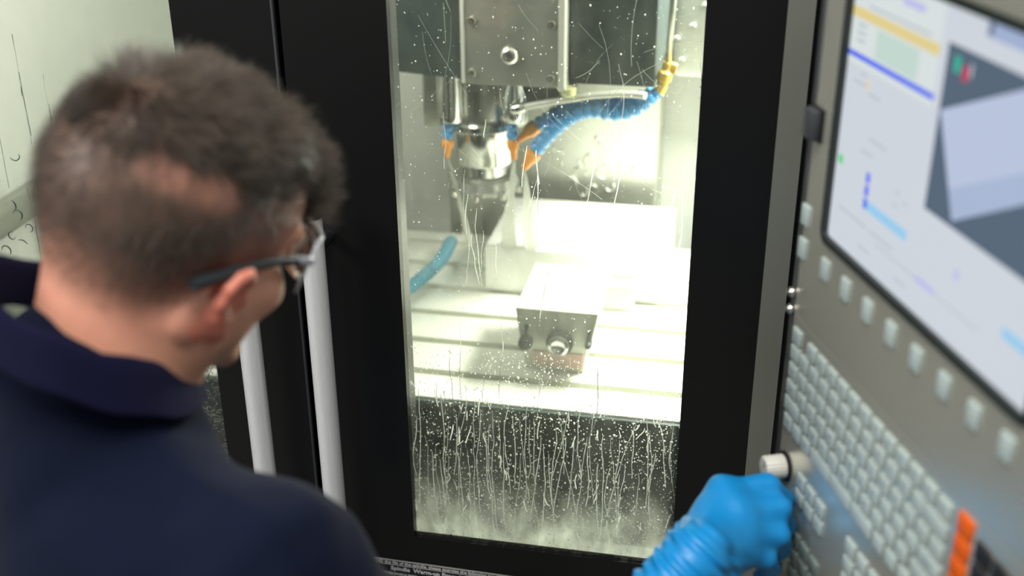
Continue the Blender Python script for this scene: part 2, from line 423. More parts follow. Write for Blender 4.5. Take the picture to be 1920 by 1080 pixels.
# ------------------------------------------------------------------ water and coolant on the right window (inner face)
X0, X1, Z0, Z1 = -.1407, .2135, .8835, 1.66
def dropmesh():
    V, Fc, MI = [], [], []; base = 0
    # beads
    N = 6300
    zz = np.where(rng.random(N) < .70, Z0+.30*rng.random(N)**1.05, Z0+(Z1-Z0)*rng.random(N))
    xx = X0+(X1-X0)*rng.random(N)
    R = np.clip(np.exp(rng.normal(-7.50, .45, N)), .00022, .0017)
    R = np.where(zz > Z0+.32, np.minimum(R*.8, .0011), R)
    ns = 8
    for x, z, r in zip(xx, zz, R):
        e = 1+max(0, rng.normal(.12, .22)); rr = r
        v = []
        for (a, h) in ((1., 0.), (.86, .42), (.5, .74)):
            for j in range(ns):
                t = 2*PI*j/ns
                v.append((x+rr*a*math.cos(t), .0101+rr*h*.9, z+rr*a*e*math.sin(t)))
        v.append((x, .0101+rr*.86*.9, z-rr*.05))
        f = [(k*ns+j, k*ns+(j+1) % ns, (k+1)*ns+(j+1) % ns, (k+1)*ns+j) for k in range(2) for j in range(ns)]
        f += [(2*ns+j, 2*ns+(j+1) % ns, 3*ns) for j in range(ns)]
        V += v; Fc += [tuple(i+base for i in q) for q in f]; MI += [0]*len(f); base += len(v)
    # runs: wandering trails, some merging, a bead at the foot of many
    def trail(x, z, length, w, wob, mi):
        nonlocal base
        n = max(6, int(length/.0045)); pts = []
        dx = 0
        for i in range(n+1):
            dx = dx*.86+rng.normal(0, wob)
            x += dx
            pts.append((x, z-length*i/n))
        v = []; k = 5
        for i, (a, b) in enumerate(pts):
            t = i/n; ww = w*(.55+.45*math.sin(min(1, t*6)*PI/2))*(1+.35*math.sin(i*.9+x*4000)*rng.random())
            for j in range(k):
                q = PI*j/(k-1)
                v.append((a-ww*math.cos(q), .0101+ww*.55*math.sin(q), b))
        f = [(i*k+j, i*k+j+1, (i+1)*k+j+1, (i+1)*k+j) for i in range(n) for j in range(k-1)]
        V.extend(v); Fc.extend(tuple(q+base for q in g) for g in f); MI.extend([mi]*len(f)); base += len(v)
        return pts
    for i in range(58):
        trail(X0+.004+(X1-X0-.008)*(i+rng.random())/58, Z0+rng.uniform(.12, .238), rng.uniform(.06, .22), rng.uniform(.00026, .00062), .00026, 1)
    for i in range(60):
        trail(rng.uniform(X0, X1), Z0+rng.uniform(.03, .25), rng.uniform(.006, .03), rng.uniform(.0004, .0009), .0005, 0)
    for i in range(14):
        trail(rng.uniform(X0, X1), Z0+rng.uniform(.28, .70), rng.uniform(.04, .16), rng.uniform(.00025, .0006), .00030, 2)
    for i in range(14):     # streaks around the spindle and hoses
        trail(rng.uniform(-.10, .19), rng.uniform(1.28, 1.52), rng.uniform(.02, .09), rng.uniform(.0003, .0007), .00040, 2)
    me = bpy.data.meshes.new('water_drops'); me.from_pydata(V, [], Fc)
    for q in (drop_mat, run_mat, clear_mat): me.materials.append(q)
    me.polygons.foreach_set('material_index', MI); me.polygons.foreach_set('use_smooth', [True]*len(Fc)); me.update()
    return me
clear_mat = milky('clear water run', (.9, .92, .88), .10, .02)
tag(link('water_drops', dropmesh()), 'water beads and coolant runs on the inside of the right door window', 'water', kind='stuff')
fl = MB().add([(X0, .0107, Z0), (X1, .0107, Z0), (X1, .0107, 1.70), (X0, .0107, 1.70)], [(0, 1, 2, 3)])
for a in fl.v: a -= np.array([0, 0, Z0])
tag(fl.obj('coolant_film', film_mat, None, loc=(0, 0, Z0)), 'milky coolant film drying on the right door window, thickest along its sill', 'film', kind='stuff')
sc = MB()        # wiping scratches on the upper part of the pane
for i in range(46):
    x, z = rng.uniform(X0+.01, X1-.02), rng.uniform(1.42, 1.66); a = rng.normal(-1.1, .5)*rng.choice([-1, 1]); Ln = rng.uniform(.03, .13)
    cv = rng.normal(0, .35)
    sc.tube([(x+Ln*t*math.cos(a+cv*t), .0102, z+Ln*t*math.sin(a+cv*t)) for t in np.linspace(0, 1, 7)], rng.uniform(.00008, .00022), 4)
for a in sc.v:
    a[:, 0] = np.clip(a[:, 0], X0, X1)
tag(sc.obj('wipe_scratches', run_mat), 'fine wiping streaks on the upper right door window', 'streaks', kind='stuff')

# chips stuck to the left window
def curl(r, turn, w, tilt=0, n=14):
    p = [(r*(1-.25*t)*math.cos(turn*t), 0, r*(1-.25*t)*math.sin(turn*t)) for t in np.linspace(0, 1, n)]
    rs = [w*(.25+.75*math.sin(PI*min(1, .08+t*.92))) for t in np.linspace(0, 1, n)]
    return MB().tube(p, rs, 6)
curls = [curl(.0085, 3.0, .0008), curl(.0075, 4.0, .0010), curl(.011, 1.6, .0009), curl(.006, 4.8, .0008)]
cdat = [c.data('metal_chip', chip_mat, True) for c in curls]
CH = [(-0.6481, 1.4076, 0, 3.6, 'thin half-ring chip, highest on the left window by the head'),
      (-0.6704, 1.3743, 2, 2.3, 'short straight chip at the picture edge on the left window'),
      (-0.6712, 1.3381, 2, 5.6, 'slanting sliver chip above the hooked chip on the left window'),
      (-0.6616, 1.3245, 1, 5.2, 'hooked chip on the left window behind the head'),
      (-0.6483, 1.3066, 3, 4.9, 'small comma chip close behind the head on the left window'),
      (-0.6752, 1.2932, 3, 1.2, 'curled chip over the grey ledge on the left window'),
      (-0.6893, 1.2713, 1, 5.5, 'open hook chip midway down the left window cluster'),
      (-0.6656, 1.2793, 2, .3, 'flat curved chip beside the open hook chip on the left window'),
      (-0.6782, 1.2487, 3, .2, 'tight ring chip just above the collar on the left window'),
      (-0.6968, 1.2433, 2, 5.4, 'long thin chip left of the tight ring chip'),
      (-0.6835, 1.2309, 2, 4.4, 'upright sliver chip under the tight ring chip'),
      (-0.6958, 1.2179, 2, 5.2, 'lowest chip above the navy collar on the left window')]
for x, z, k, r, lb in CH:
    tag(link('metal_chip', cdat[k], None, (x, .0015, z), (0, -r, 0)), lb, 'chip', 'chips stuck to the left window')
sw = MB()
for i in range(420):
    x = rng.uniform(-.50, -.408); z = rng.uniform(.90, 1.12); r = rng.uniform(.002, .006); t0 = rng.uniform(0, 6); tn = rng.uniform(1, 4.5)
    sw.tube([(x+r*math.cos(t0+t), .0112, z+r*math.sin(t0+t)) for t in np.linspace(0, tn, 7)], rng.uniform(.0003, .0007), 4)
for a in sw.v: a[:, 0] = np.minimum(a[:, 0], -.4055)
tag(sw.obj('fine_swarf', chip_pale, None, True), 'fine pale swarf coating the lower left window beside the shoulder', 'swarf', kind='stuff')
lf = MB().add([(-.80, .0107, 0), (-.4045, .0107, 0), (-.4045, .0107, .80), (-.80, .0107, .80)], [(0, 1, 2, 3)])
tag(lf.obj('coolant_film', film_mat, None, loc=(0, 0, .8835)), 'milky coolant film on the left door window', 'film', kind='stuff')
lr = MB()
for i in range(6):
    x = rng.uniform(-.76, -.41); z = rng.uniform(1.2, 1.62)
    lr.tube([(x+.0012*math.sin(t*9+i), .0104, z-t*rng.uniform(.05, .25)) for t in np.linspace(0, 1, 8)], rng.uniform(.0002, .0004), 5)
tag(lr.obj('water_runs', clear_mat, None, True), 'clear water runs down the left door window', 'water', kind='stuff')

# ------------------------------------------------------------------ table with T-slots
tb = thing('machine_table', 'wet machine table with T-slots, under the vise and the block', 'table', (0, .3, .9))
def tp(mb):
    for a in mb.v: a -= np.array([0, .3, .9])
    return mb
ys = [.292, .372, .480, .587, .694, .801, .908, .955]
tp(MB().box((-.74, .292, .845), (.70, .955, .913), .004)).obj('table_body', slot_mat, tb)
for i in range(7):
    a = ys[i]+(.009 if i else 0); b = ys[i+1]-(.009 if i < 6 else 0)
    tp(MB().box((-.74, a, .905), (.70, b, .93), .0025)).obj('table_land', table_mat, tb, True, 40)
ap = thing('table_saddle', 'dark saddle casting below the machine table, with a small yellow label', 'casting', (0, .32, .4))
def sp_(mb):
    for a in mb.v: a -= np.array([0, .32, .4])
    return mb
sp_(MB().box((-.80, .315, .40), (.72, .92, .838), .01)).obj('saddle_body', dark_pit, ap, True, 40)
sp_(MB().box((-.80, .285, .60), (.72, .318, .66), .008)).obj('saddle_rail', dark_metal, ap, True, 40)
sp_(MB().box((-.80, .20, .41), (.72, .312, .56), .02)).obj('chip_chute', housing_mat, ap, True, 40)

# ------------------------------------------------------------------ vise at the front of the table
vs = thing('machine_vise', 'pale machine vise at the front of the table with a round screw head', 'vise', (-.009, .48, .93))
def vp(mb):
    for a in mb.v: a -= np.array([-.009, .48, .93])
    return mb
vp(MB().prism([(-.064, .9305), (.034, .9305), (.040, .985), (-.066, .985)], .412, .60)).obj('vise_base', vise_mat, vs)
vp(MB().prism([(-.068, .985), (.046, .985), (.058, 1.048), (-.077, 1.048)], .398, .578)).obj('jaw', vise_mat, vs)
sh = vp(MB().lathe([(.006, .022), (.012, .024), (.0165, .022), (.0175, .016), (.0175, 0), (.014, -.01)], 24, TM((-.0035, .400, .993), (0, -1, 0)))).obj('screw_head', chrome, vs, True, 40)
vp(MB().lathe([(.0222, .010), (.0222, .0), (.0178, .0), (.0178, .010), (.0222, .010)], 24, TM((-.0035, .401, .993), (0, -1, 0)), cap=False)).obj('screw_collar', dark_metal, vs, True, 40)
for x, h0, h1, r in ((-.0595, .990, 1.022, .0115), (.044, .996, 1.020, .006)):
    c = vp(MB().lathe([(r, -.008), (r*1.05, 0), (r, .008), (r*.5, .012)], 16, TM((x, .392, h0), (0, -1, 0)))).obj('clamp_bolt', dark_metal, vs, True, 40)
    vp(MB().tube([(x, .392, h0), (x+.002, .391, h1)], .0034, 8)).obj('clamp_stem', dark_metal, c, True, 40)
vp(MB().box((-.050, .4095, .938), (.033, .4125, .966), .001)).obj('label_plate', pink_label, vs)
# ------------------------------------------------------------------ bright block behind the vise
bk = thing('workpiece_block', 'large bright aluminium block clamped behind the vise', 'block', (-.03, .81, .93))
MB().box((-.165, -.12, .001), (.170, .14, .092), .004).obj('block_body', block_mat, bk, True, 40)
MB().box((-.06, -.16, .001), (.12, -.122, .05), .003).obj('parallel_bar', vise_mat, bk, True, 40)
hs = MB()
def bead_hose(path, r, pitch=.013):
    P = np.array(path); d = np.r_[0, np.cumsum(np.linalg.norm(np.diff(P, axis=0), axis=1))]
    n = max(2, int(d[-1]/pitch)); t = np.linspace(0, d[-1], n+1)
    Q = np.c_[[np.interp(t, d, P[:, k]) for k in range(3)]].T
    return Q
def hose(label, path, r, nozzle, m, group='blue coolant hoses around the spindle', name='coolant_hose'):
    # smooth the path, then one ball-and-skirt segment after another
    P = [Vector(p) for p in path]; Q = []
    for i in range(len(P)-1):
        p0, p1, p2, p3 = P[max(0, i-1)], P[i], P[i+1], P[min(len(P)-1, i+2)]
        for s in np.linspace(0, 1, 8, endpoint=False):
            Q.append(.5*((2*p1)+(-p0+p2)*s+(2*p0-5*p1+4*p2-p3)*s*s+(-p0+3*p1-3*p2+p3)*s**3))
    Q.append(P[-1]); B = bead_hose(Q, r, r*1.15)
    t = thing(name, label, 'hose', tuple(B[0]), group=group)
    me = MB().lathe([(r*.55, -r*.1), (r*.86, r*.05), (r*1.02, r*.45), (r*1.02, r*.75), (r*.80, r*1.0), (r*.72, r*1.25)], 14).data('hose_segment', m, True, 50)
    for i in range(len(B)-1):
        o = link('hose_segment', me, t); o.matrix_local = TM(B[i]-B[0], B[i+1]-B[i])
    if nozzle is not None:
        e = Vector(nozzle)-Vector(B[-1]); l = e.length
        o = MB().lathe([(r*.7, -.002), (r*1.0, .001), (r*1.0, l*.35), (r*.62, l*.6), (r*.42, l), (r*.28, l)], 14).obj('nozzle', nozzle_orange, t, True, 50)
        o.matrix_local = TM(B[-1]-B[0], e)
    return t
tp(MB().box((-.74, .285, .80), (.70, .2915, .926), .002)).obj('front_shade', dark_pit, tb, True, 40)  # dark sheet standing in for the shade on the table front
MB().box((-.0305, -.0075, .398), (.0035, -.0055, .424), .0008).obj('label_plate', yellow_label, ap)
# ------------------------------------------------------------------ spindle head
hd = thing('spindle_head', 'grey and black spindle head hanging above the machine table', 'machine head', (-.12, .75, 1.355))
def hp(mb):
    for a in mb.v: a -= np.array([-.12, .75, 1.355])
    return mb
hp(MB().prism([(-.44, 1.372), (-.207, 1.357), (-.207, 1.86), (-.44, 1.86)], .625, .98)).obj('head_cover', dark_head, hd)
hp(MB().box((-.0285, .625, 1.358), (.1125, .98, 1.86), .003)).obj('head_cover', dark_head, hd, True, 40)
hp(MB().box((-.207, .64, 1.352), (-.029, .98, 1.86), .003)).obj('head_core', dark_metal, hd, True, 40)
fp = hp(MB().box((-.2045, .600, 1.356), (-.0435, .642, 1.86), .003)).obj('front_plate', head_steel, hd, True, 40)
hp(MB().box((-.2070, .597, 1.358), (-.2005, .640, 1.86), .001)).obj('edge_rail', head_edge, hd)
hp(MB().box((-.0435, .594, 1.352), (-.0320, .640, 1.86), .002)).obj('edge_rail', head_edge, hd)
for x, z in ((-.187, 1.463), (-.055, 1.462), (-.189, 1.376), (-.056, 1.373)):
    hp(MB().lathe([(.0075, 0), (.0075, .004), (.006, .006), (.0035, .006), (.0033, .003)], 16, TM((x, .600, z), (0, -1, 0)))).obj('bolt', bolt_mat, fp, True, 40)
hp(MB().lathe([(.0165, 0), (.0165, .004), (.0145, .010), (.009, .014), (.007, .014), (.0065, .008)], 20, TM((-.1245, .600, 1.409), (0, -1, 0)))).obj('eye_bolt', bolt_mat, fp, True, 40)
hp(MB().lathe([(.071, 1.22+.032), (.073, 1.258), (.073, 1.36)], 48, TM((-.204, .735, 0)))).obj('spindle_sleeve', sleeve, hd, True, 40)
hp(MB().lathe([(.052, 1.176), (.0545, 1.180), (.0545, 1.253)], 48, TM((-.202, .735, 0)))).obj('spindle_nose', chrome, hd, True, 40)
hp(MB().lathe([(.078, 1.248), (.082, 1.252), (.082, 1.262), (.078, 1.266)], 48, TM((-.204, .735, 0)))).obj('coolant_ring', chrome, hd, True, 40)
hp(MB().box((-.312, .72, 1.235), (-.276, .77, 1.36), .006)).obj('sensor_block', grey_wall, hd, True, 40)
hp(MB().lathe([(.022, 1.274), (.024, 1.282), (.024, 1.36)], 24, TM((-.242, .655, 0)))).obj('nozzle_post', chrome, hd, True, 40)
hp(MB().lathe([(.018, 1.280), (.022, 1.292), (.022, 1.325), (.015, 1.345), (.015, 1.36)], 24, TM((-.128, .652, 0)))).obj('nozzle_post', chrome, hd, True, 40)
hp(MB().box((-.13, .69, 1.295), (-.03, .735, 1.350), .006)).obj('manifold', dark_head, hd, True, 40)
hp(MB().lathe([(.010, 1.342), (.0135, 1.345), (.0135, 1.357)], 18, TM((-.028, .607, 0)))).obj('drain_cap', olive_cap, hd, True, 40)

ct = thing('milling_cutter', 'wide face milling cutter held in the spindle nose', 'cutter', (-.204, .735, 1.12))
MB().lathe([(.030, .030), (.044, .034), (.044, .056)], 36).obj('arbor', chrome, ct, True, 40)
MB().lathe([(.052, .0), (.062, .002), (.066, .012), (.060, .026), (.046, .032)], 36, flute=.07).obj('cutter_body', head_steel, ct, True, 40)
for i in range(8):
    a = 2*PI*i/8
    MB().box((-.006, -.003, -.003), (.006, .003, .009), .001, M=Matrix.Rotation(a, 4, 'Z') @ Matrix.Translation((.064, 0, 0))).obj('insert', bolt_mat, ct)

hose('short blue hose with orange nozzle left of the spindle', [(-.249, .66, 1.280), (-.250, .66, 1.252), (-.2505, .66, 1.236)], .0105, (-.2525, .66, 1.203), hose_blue)
hose('short blue hose with orange nozzle hugging the right of the spindle', [(-.136, .66, 1.286), (-.1345, .66, 1.258), (-.134, .66, 1.242)], .0105, (-.1305, .66, 1.207), hose_blue)
hose('lower long blue hose sagging from the valve to the orange nozzle by the jet', [(.109, .64, 1.343), (.080, .64, 1.316), (.044, .64, 1.306), (.008, .64, 1.311), (-.028, .64, 1.297), (-.054, .64, 1.275), (-.074, .64, 1.253), (-.090, .64, 1.231)], .0140, (-.109, .64, 1.199), hose_blue)
hose('upper long blue hose running behind the silver pipe to the highest orange nozzle', [(.108, .668, 1.335), (.068, .668, 1.322), (.032, .668, 1.318), (-.009, .668, 1.314), (-.045, .665, 1.300), (-.074, .670, 1.280), (-.093, .670, 1.268)], .0130, (-.124, .665, 1.241), hose_blue)
t = hose('dull blue hose lying on the left of the machine table', [(-.345, .56, .957), (-.326, .613, .957), (-.311, .663, .958), (-.297, .753, .958), (-.300, .85, .958)], .013, None, hose_blue2, name='air_hose', group=None)
pp = thing('coolant_pipe', 'thin pale bent pipe above the blue hoses', 'pipe', (-.115, .618, 1.313))
MB().tube([(0, 0, 0), (.030, 0, .008), (.071, 0, .017), (.125, 0, .029), (.169, 0, .034), (.205, 0, .034), (.214, -.004, .034)], .0062, 12).obj('pipe_tube', head_edge, pp, True, 60)
MB().lathe([(.008, -.012), (.0095, -.010), (.0095, .010), (.008, .012)], 14, TM((0, 0, 0), (1, 0, .25))).obj('pipe_fitting', chrome, pp, True, 40)
vv = thing('coolant_valve', 'yellow valve at the right end of the blue hoses', 'valve', (.121, .64, 1.348))
MB().lathe([(.007, -.004), (.0095, 0), (.0095, .018), (.0125, .020), (.0125, .034), (.0085, .038), (.008, .05)], 12, TM((0, 0, 0), (.22, 0, 1))).obj('valve_body', brass, vv, True, 40)
MB().box((-.003, -.006, .036), (.016, .006, .052), .002, M=Matrix.Rotation(.22, 4, 'Y')).obj('valve_lever', brass, vv, True, 40)
MB().tube([(0, 0, 0), (-.012, .002, -.006)], .0095, 12).obj('hose_socket', hose_blue, vv, True)
MB().tube([(.011, 0, .05), (.016, 0, .20), (.014, .05, .45)], .0055, 10).obj('riser', grey_wall, vv, True)

def jet(label, a, b, r0, r1):
    a, b = Vector(a), Vector(b); n = 14; P = []; R = []
    for i in range(n):
        t = i/(n-1); p = a.lerp(b, t); p.z += .018*t*(1-t)*4*.5
        P.append(p+Vector((rnd.gauss(0, .0006), rnd.gauss(0, .0006), 0))); R.append((r0+(r1-r0)*t**1.4)*(1+rnd.uniform(-.12, .12)))
    tag(MB().tube(P, R, 14).obj('coolant_jet', jet_mat, None, True), label, 'water', kind='stuff')
jet('white coolant jet from the nozzle right of the spindle', (-.1305, .66, 1.208), (-.152, .70, 1.025), .003, .014)
jet('white coolant jet from the lower long blue hose', (-.109, .64, 1.198), (-.108, .70, 1.025), .003, .015)
jet('thin coolant jet from the nozzle left of the spindle', (-.2525, .66, 1.202), (-.225, .70, 1.02), .002, .007)

wl = thing('work_lamp', 'work lamp bar high on the right inside the machine', 'lamp', (.70, .62, 1.80))
MB().box((-.28, -.2, .02), (.045, .2, .075), .008).obj('lamp_housing', head_edge, wl, True, 40)

# ------------------------------------------------------------------ control panel
PO = np.array([0.33761063, -0.31785138, 1.50300141])
PU = np.array([0.37362236, -0.9275809, 0.]); PN = np.array([-0.9275809, -0.37362236, 0.])
PROT = math.atan2(PU[1], PU[0])
def pw(u, v, off=0.): return PO+PU*u+PN*off+np.array([0, 0, v])
cp = thing('control_panel', 'grey steel control panel with screen, keyboard and knobs, standing right of the door', 'control panel', tuple(PO), (0, 0, PROT))
UL, UR, VT, VB, VS = -.0385, .372, .300, -.480, -.0905
MB().box((UL+.004, .004, VB), (UR, .105, VT), .012).obj('housing', housing_mat, cp, True, 40)
MB().box((UL-.0125, -.001, VB), (UL-.0006, .02, VT), .003).obj('edge_trim', fold_mat, cp, True, 40)
MB().box((.20, .104, -.12), (.30, .215, .10), .01).obj('support_arm', housing_mat, cp, True, 40)
DL, DR, DB, DT = .0045, .304, .0045, .2285
def loop4(x0, x1, z0, z1, r): return rrect(x0, x1, z0, z1, r, 6)
n6 = 28
# upper plate with the screen opening, lower plate below the seam
MB().ring(loop4(UL, UR, VS+.0005, VT, .0012), loop4(DL-.0065, DR+.0065, DB-.0065, DT+.0065, .011), -.0015, .004).obj('upper_plate', panel_steel, cp)
MB().box((UL, -.0015, VB), (UR, .004, VS-.0005), .0006).obj('lower_plate', panel_steel, cp)
MB().ring(loop4(DL-.0068, DR+.0068, DB-.0068, DT+.0068, .0115), loop4(DL, DR, DB, DT, .005), -.0035, .003).obj('screen_bezel', bezel_mat, cp)
scr = MB().box((DL, .0008, DB), (DR, .003, DT)).obj('screen', emit('screen white', (.60, .64, .70)), cp)
EM = dict(yellow=(.73, .60, .25), blue=(.05, .12, .85), slate=(.075, .115, .17), quad=(.46, .53, .70), quad2=(.37, .45, .63), green=(.10, .62, .20),
          pale=(.52, .66, .60), lightblue=(.30, .58, .82), lilac=(.48, .48, .80), grey=(.44, .48, .54), red=(.55, .03, .09), teal=(.02, .42, .30), bluegrey=(.34, .42, .62), dark=(.12, .14, .18), cream=(.68, .62, .50), white2=(.66, .72, .72))
G = MB(); keys = list(EM); gm = [emit('screen '+k, EM[k]) for k in keys]
lay = [0]
def gp(poly, k):
    lay[0] += 1; y = .0008-.000012*lay[0]
    G.add([(x, y, z) for x, z in poly], [tuple(range(len(poly)))], keys.index(k))
def gr(x0, x1, z0, z1, k): gp([(x0, z0), (x1, z0), (x1, z1), (x0, z1)], k)
gr(DL, .138, .155, .228, 'white2')
gr(DL, .1375, .1905, .1985, 'yellow')
gr(.047, .112, .1665, .1885, 'pale')
gr(DL, .1385, .1600, .1643, 'blue')
gr(.080, .112, .2145, .2195, 'lilac')
gr(.030, .125, .2015, .2032, 'grey')
for z in (.185, .179, .173): gr(.016, .03, z, z+.002, 'grey')
gr(.148, DR, .0846, .2035, 'slate')
gp([(.1500, .157), (.2560, .2035), (DR, .2035), (DR, .154), (.1846, .0888)], 'quad')
gp([(.1746, .1085), (DR, .1735), (DR, .154), (.1846, .0888)], 'quad2')
gr(.158, .166, .186, .197, 'teal'); gr(.1695, .1765, .183, .193, 'red'); gr(.178, .181, .187, .196, 'grey')
gr(.190, .300, .217, .2275, 'bluegrey'); gr(.192, .197, .2185, .2265, 'dark')
gr(.0085, .0165, .071, .0785, 'green'); gr(.009, .0145, .086, .089, 'pale')
for z in (.0505, .0610, .0715): gr(.0590, .0650, z, z+.0085, 'blue')
gr(.0655, .1300, .0505, .0585, 'lightblue')
gr(.085, .235, .0300, .0312, 'grey'); gr(.150, .178, .0290, .0335, 'lilac'); gr(.199, .204, .052, .060, 'lilac')
for (u, z, l) in ((.020, .142, .026), (.03, .150, .01), (.045, .138, .02), (.055, .105, .03), (.045, .093, .02), (.105, .080, .008), (.118, .076, .008), (.104, .07, .008), (.02, .036, .05), (.075, .036, .04), (.06, .018, .02), (.12, .017, .02)):
    gr(u, u+l, z, z+.0018, 'grey')
gr(.040, .046, .139, .149, 'cream'); gr(.262, .302, .040, .048, 'lightblue')
tag(G.obj('screen_graphics', gm, cp), 'program display with a 3D view of a block, bars and lines', kind='stuff')
# keys: every key one part, sharing mesh data
def keydata(w, h, mt, nm='key'):
    mb = MB().box((-w/2, -.0036, -h/2), (w/2, -.0005, h/2), .0008, seg=2)
    return mb.data(nm, mt, True, 50)
KW, KH = .0164, .0142
KD = {}
def key(u, v, w=KW, h=KH, mt=None, legend=None, ls=.0062, nm='key'):
    mt = mt or key_mat
    k = (round(w, 4), round(h, 4), mt.name)
    if k not in KD: KD[k] = keydata(w, h, mt)
    o = link(nm, KD[k], cp, (u, 0, v))
    if legend:
        if legend not in LG:
            t = text_mesh('legend', legend, ls, legend_mat, o, (0, -.0037, .001), align='CENTER'); LG[legend] = t.data
        else:
            t = link('legend', LG[legend], o, (0, -.0037, .001), (PI/2, 0, 0))
    return o
LG = {}
ROWS = [
 (-.1090, [(-.0262, KW, 'Esc')]+[(.0065+.0212*i, KW, 'F%d' % (i+1)) for i in range(12)]),
 (-.1270, [(-.0262+.0212*i, KW, c) for i, c in enumerate('`1234567890-')]+[(.2320, .0310, None)]),
 (-.1455, [(-.0264, KW, 'Tab')]+[(-.0062+.0204*i, KW-.0006, c) for i, c in enumerate('QWERTYUIOP[]')]+[(.2384, .0168, '\\')]),
 (-.1637, [(-.0256, .0200, 'Caps')]+[(-.0018+.0208*i, KW, c) for i, c in enumerate("ASDFGHJKL;'")]+[(.2325, .0300, 'Enter')]),
 (-.1815, [(-.0204, .0315, None)]+[(.0085+.0208*i, KW, c) for i, c in enumerate('ZXCVBNM,./')]+[(.2290, .0370, None)]),
 (-.1997, [(-.0256, KW, 'Ctrl'), (-.0050, KW, None), (.0160, KW, 'Alt'), (.0481, .0400, None), (.0895, .0400, None), (.1300, .0370, None)]+[(.1610+.0212*i, KW, None) for i in range(5)]),
]
for v, row in ROWS:
    for (u, w, lg) in row:
        key(u, v, w, KH, None, lg, .0072 if lg and len(lg) == 1 else .0050)
for j, v in enumerate((-.2404, -.2580)):
    for i, u in enumerate((.0152, .0362, .0572)): key(u, v, legend='789456'[j*3+i], ls=.0072)
for v in (-.3036, -.3236, -.3436):
    for u in (.0164, .0372, .0580): key(u, v, mt=key_shaded)
for j in range(4):
    for i in range(5): key(.1192+.0216*i, -.2366-.0184*j)
for j in range(6): key(.2670, -.1050-.0182*j, .0180, .0158, key_orange)
for j in range(5):
    for i in range(3): key(.2915+.0212*i, -.1120-.0188*j, .0182, .0160, key_black)
for i in range(8): key(.0130+.0399*i, -.0243, .0140, .0190, nm='soft_key')
for v in (.0066, -.0250): key(-.0350, v, .0140, .0190, nm='soft_key')
for v in (.0066+.0316, .0066+.0632): pass
ub = MB().box((-.0105, -.011, -.0135), (.0085, 0, .0125), .002).obj('port_cover', fold_mat, cp, True, 40, loc=(-.0305, -.001, .0920))
MB().box((-.0125, -.0035, -.0150), (.0112, -.0005, .0140), .001).obj('port_gasket', black_rubber, ub)
for v in (-.0725, -.0895):
    MB().lathe([(.0040, 0), (.0050, .0012), (.0044, .0042), (.0024, .0060), (.0005, .0064)], 18, TM((-.0445, -.001, v), (0, -1, 0))).obj('screw_head', bolt_mat, cp, True, 60)
KN = MB().lathe([(.0118, .0015), (.0118, .0205), (.0106, .0222), (.0098, .0224), (.0005, .0224)], 44, TM((0, 0, 0), (0, -1, 0)), flute=.05).data('knob', knob_mat, True, 35)
KS = MB().lathe([(.0150, 0), (.0150, .0016), (.0124, .0024)], 32, TM((0, 0, 0), (0, -1, 0))).data('knob_shade_disc', black_rubber, True, 40)  # black disc that paints the shadow around the knob base
for v in (-.2470, -.3030, -.3590):
    k = link('knob', KN, cp, (-.0225, -.0015, v), (0, .3, 0)); link('knob_shade_disc', KS, k)
    MB().box((-.0006, -.0229, .001), (.0006, -.0223, .0100)).obj('pointer', legend_mat, k)
bpy.context.view_layer.update()
# ------------------------------------------------------------------ pose of the man
HEADPOS = (-.139, -.549, 1.569); HEADROT = (21., 24., 16.)
BODYYAW = 28.; NECKPOS = (-.182, -.613, 1.462)
SHR = (.164, .012, -.086); ELBOW = (.112, -.605, 1.12); WRIST = (0.2459, -0.4466, 1.2405)
HAIRTOP, HAIRSIDE = 13000, 6000
# soft folds of the shirt: from, to, depth, width
FOLDS = [((.06, -.06, -.03), (.16, .0, -.05), -.006, .010), ((.03, -.09, -.05), (.14, -.08, -.10), -.004, .012), ((.10, -.05, -.06), (.19, -.04, -.12), .005, .014),
         ((-.12, -.10, -.05), (.03, -.11, -.12), -.004, .014), ((.14, -.06, -.14), (.20, .0, -.20), -.006, .010), ((.02, -.10, -.16), (.12, -.10, -.20), .004, .014)]
COLLAR = [(.0015, .0), (.0010, .018), (.0008, .034), (.0018, .0405), (.0048, .0425), (.0085, .0400), (.0115, .030), (.0155, .012), (.0185, .0015), (.0172, -.0005), (.0140, .006), (.0095, .020), (.0060, .028), (.0040, .012), (.0035, .0)]
COLGAP, COLBASE, COLBACK, COLOFF, COLTILT = 24, .029, .004, (-.003, .001), (-.32, -.49)
TEMPLE = [(.0790, -.046, -.004), (.0785, -.036, -.001), (.0785, -.012, .0075), (.0780, .012, .0140), (.0772, .032, .0175), (.0765, .050, .0185)]
lens_rim = mat('clear frame plastic', (.62, .62, .66), .2, spec=.6)
HLO, HHI = np.array([.10, -.66, 1.04]), np.array([.46, -.20, 1.44])
GLOVECUTS = []
FING = [[(0.2712, -0.3548, 1.2557), (0.3118, -0.3333, 1.2546), (0.3265, -0.3208, 1.2321), (0.3247, -0.3148, 1.2127)],
        [(0.283, -0.3736, 1.2493), (0.322, -0.3524, 1.2436), (0.33, -0.3354, 1.2148), (0.3238, -0.324, 1.1942)],
        [(0.2881, -0.3856, 1.2363), (0.3226, -0.3685, 1.2266), (0.3279, -0.3505, 1.1985), (0.321, -0.3402, 1.1808)],
        [(0.2867, -0.3956, 1.221), (0.3131, -0.3821, 1.2097), (0.3192, -0.3672, 1.1866), (0.3131, -0.358, 1.1708)]]
FR = [.0116, .0120, .0114, .0102]
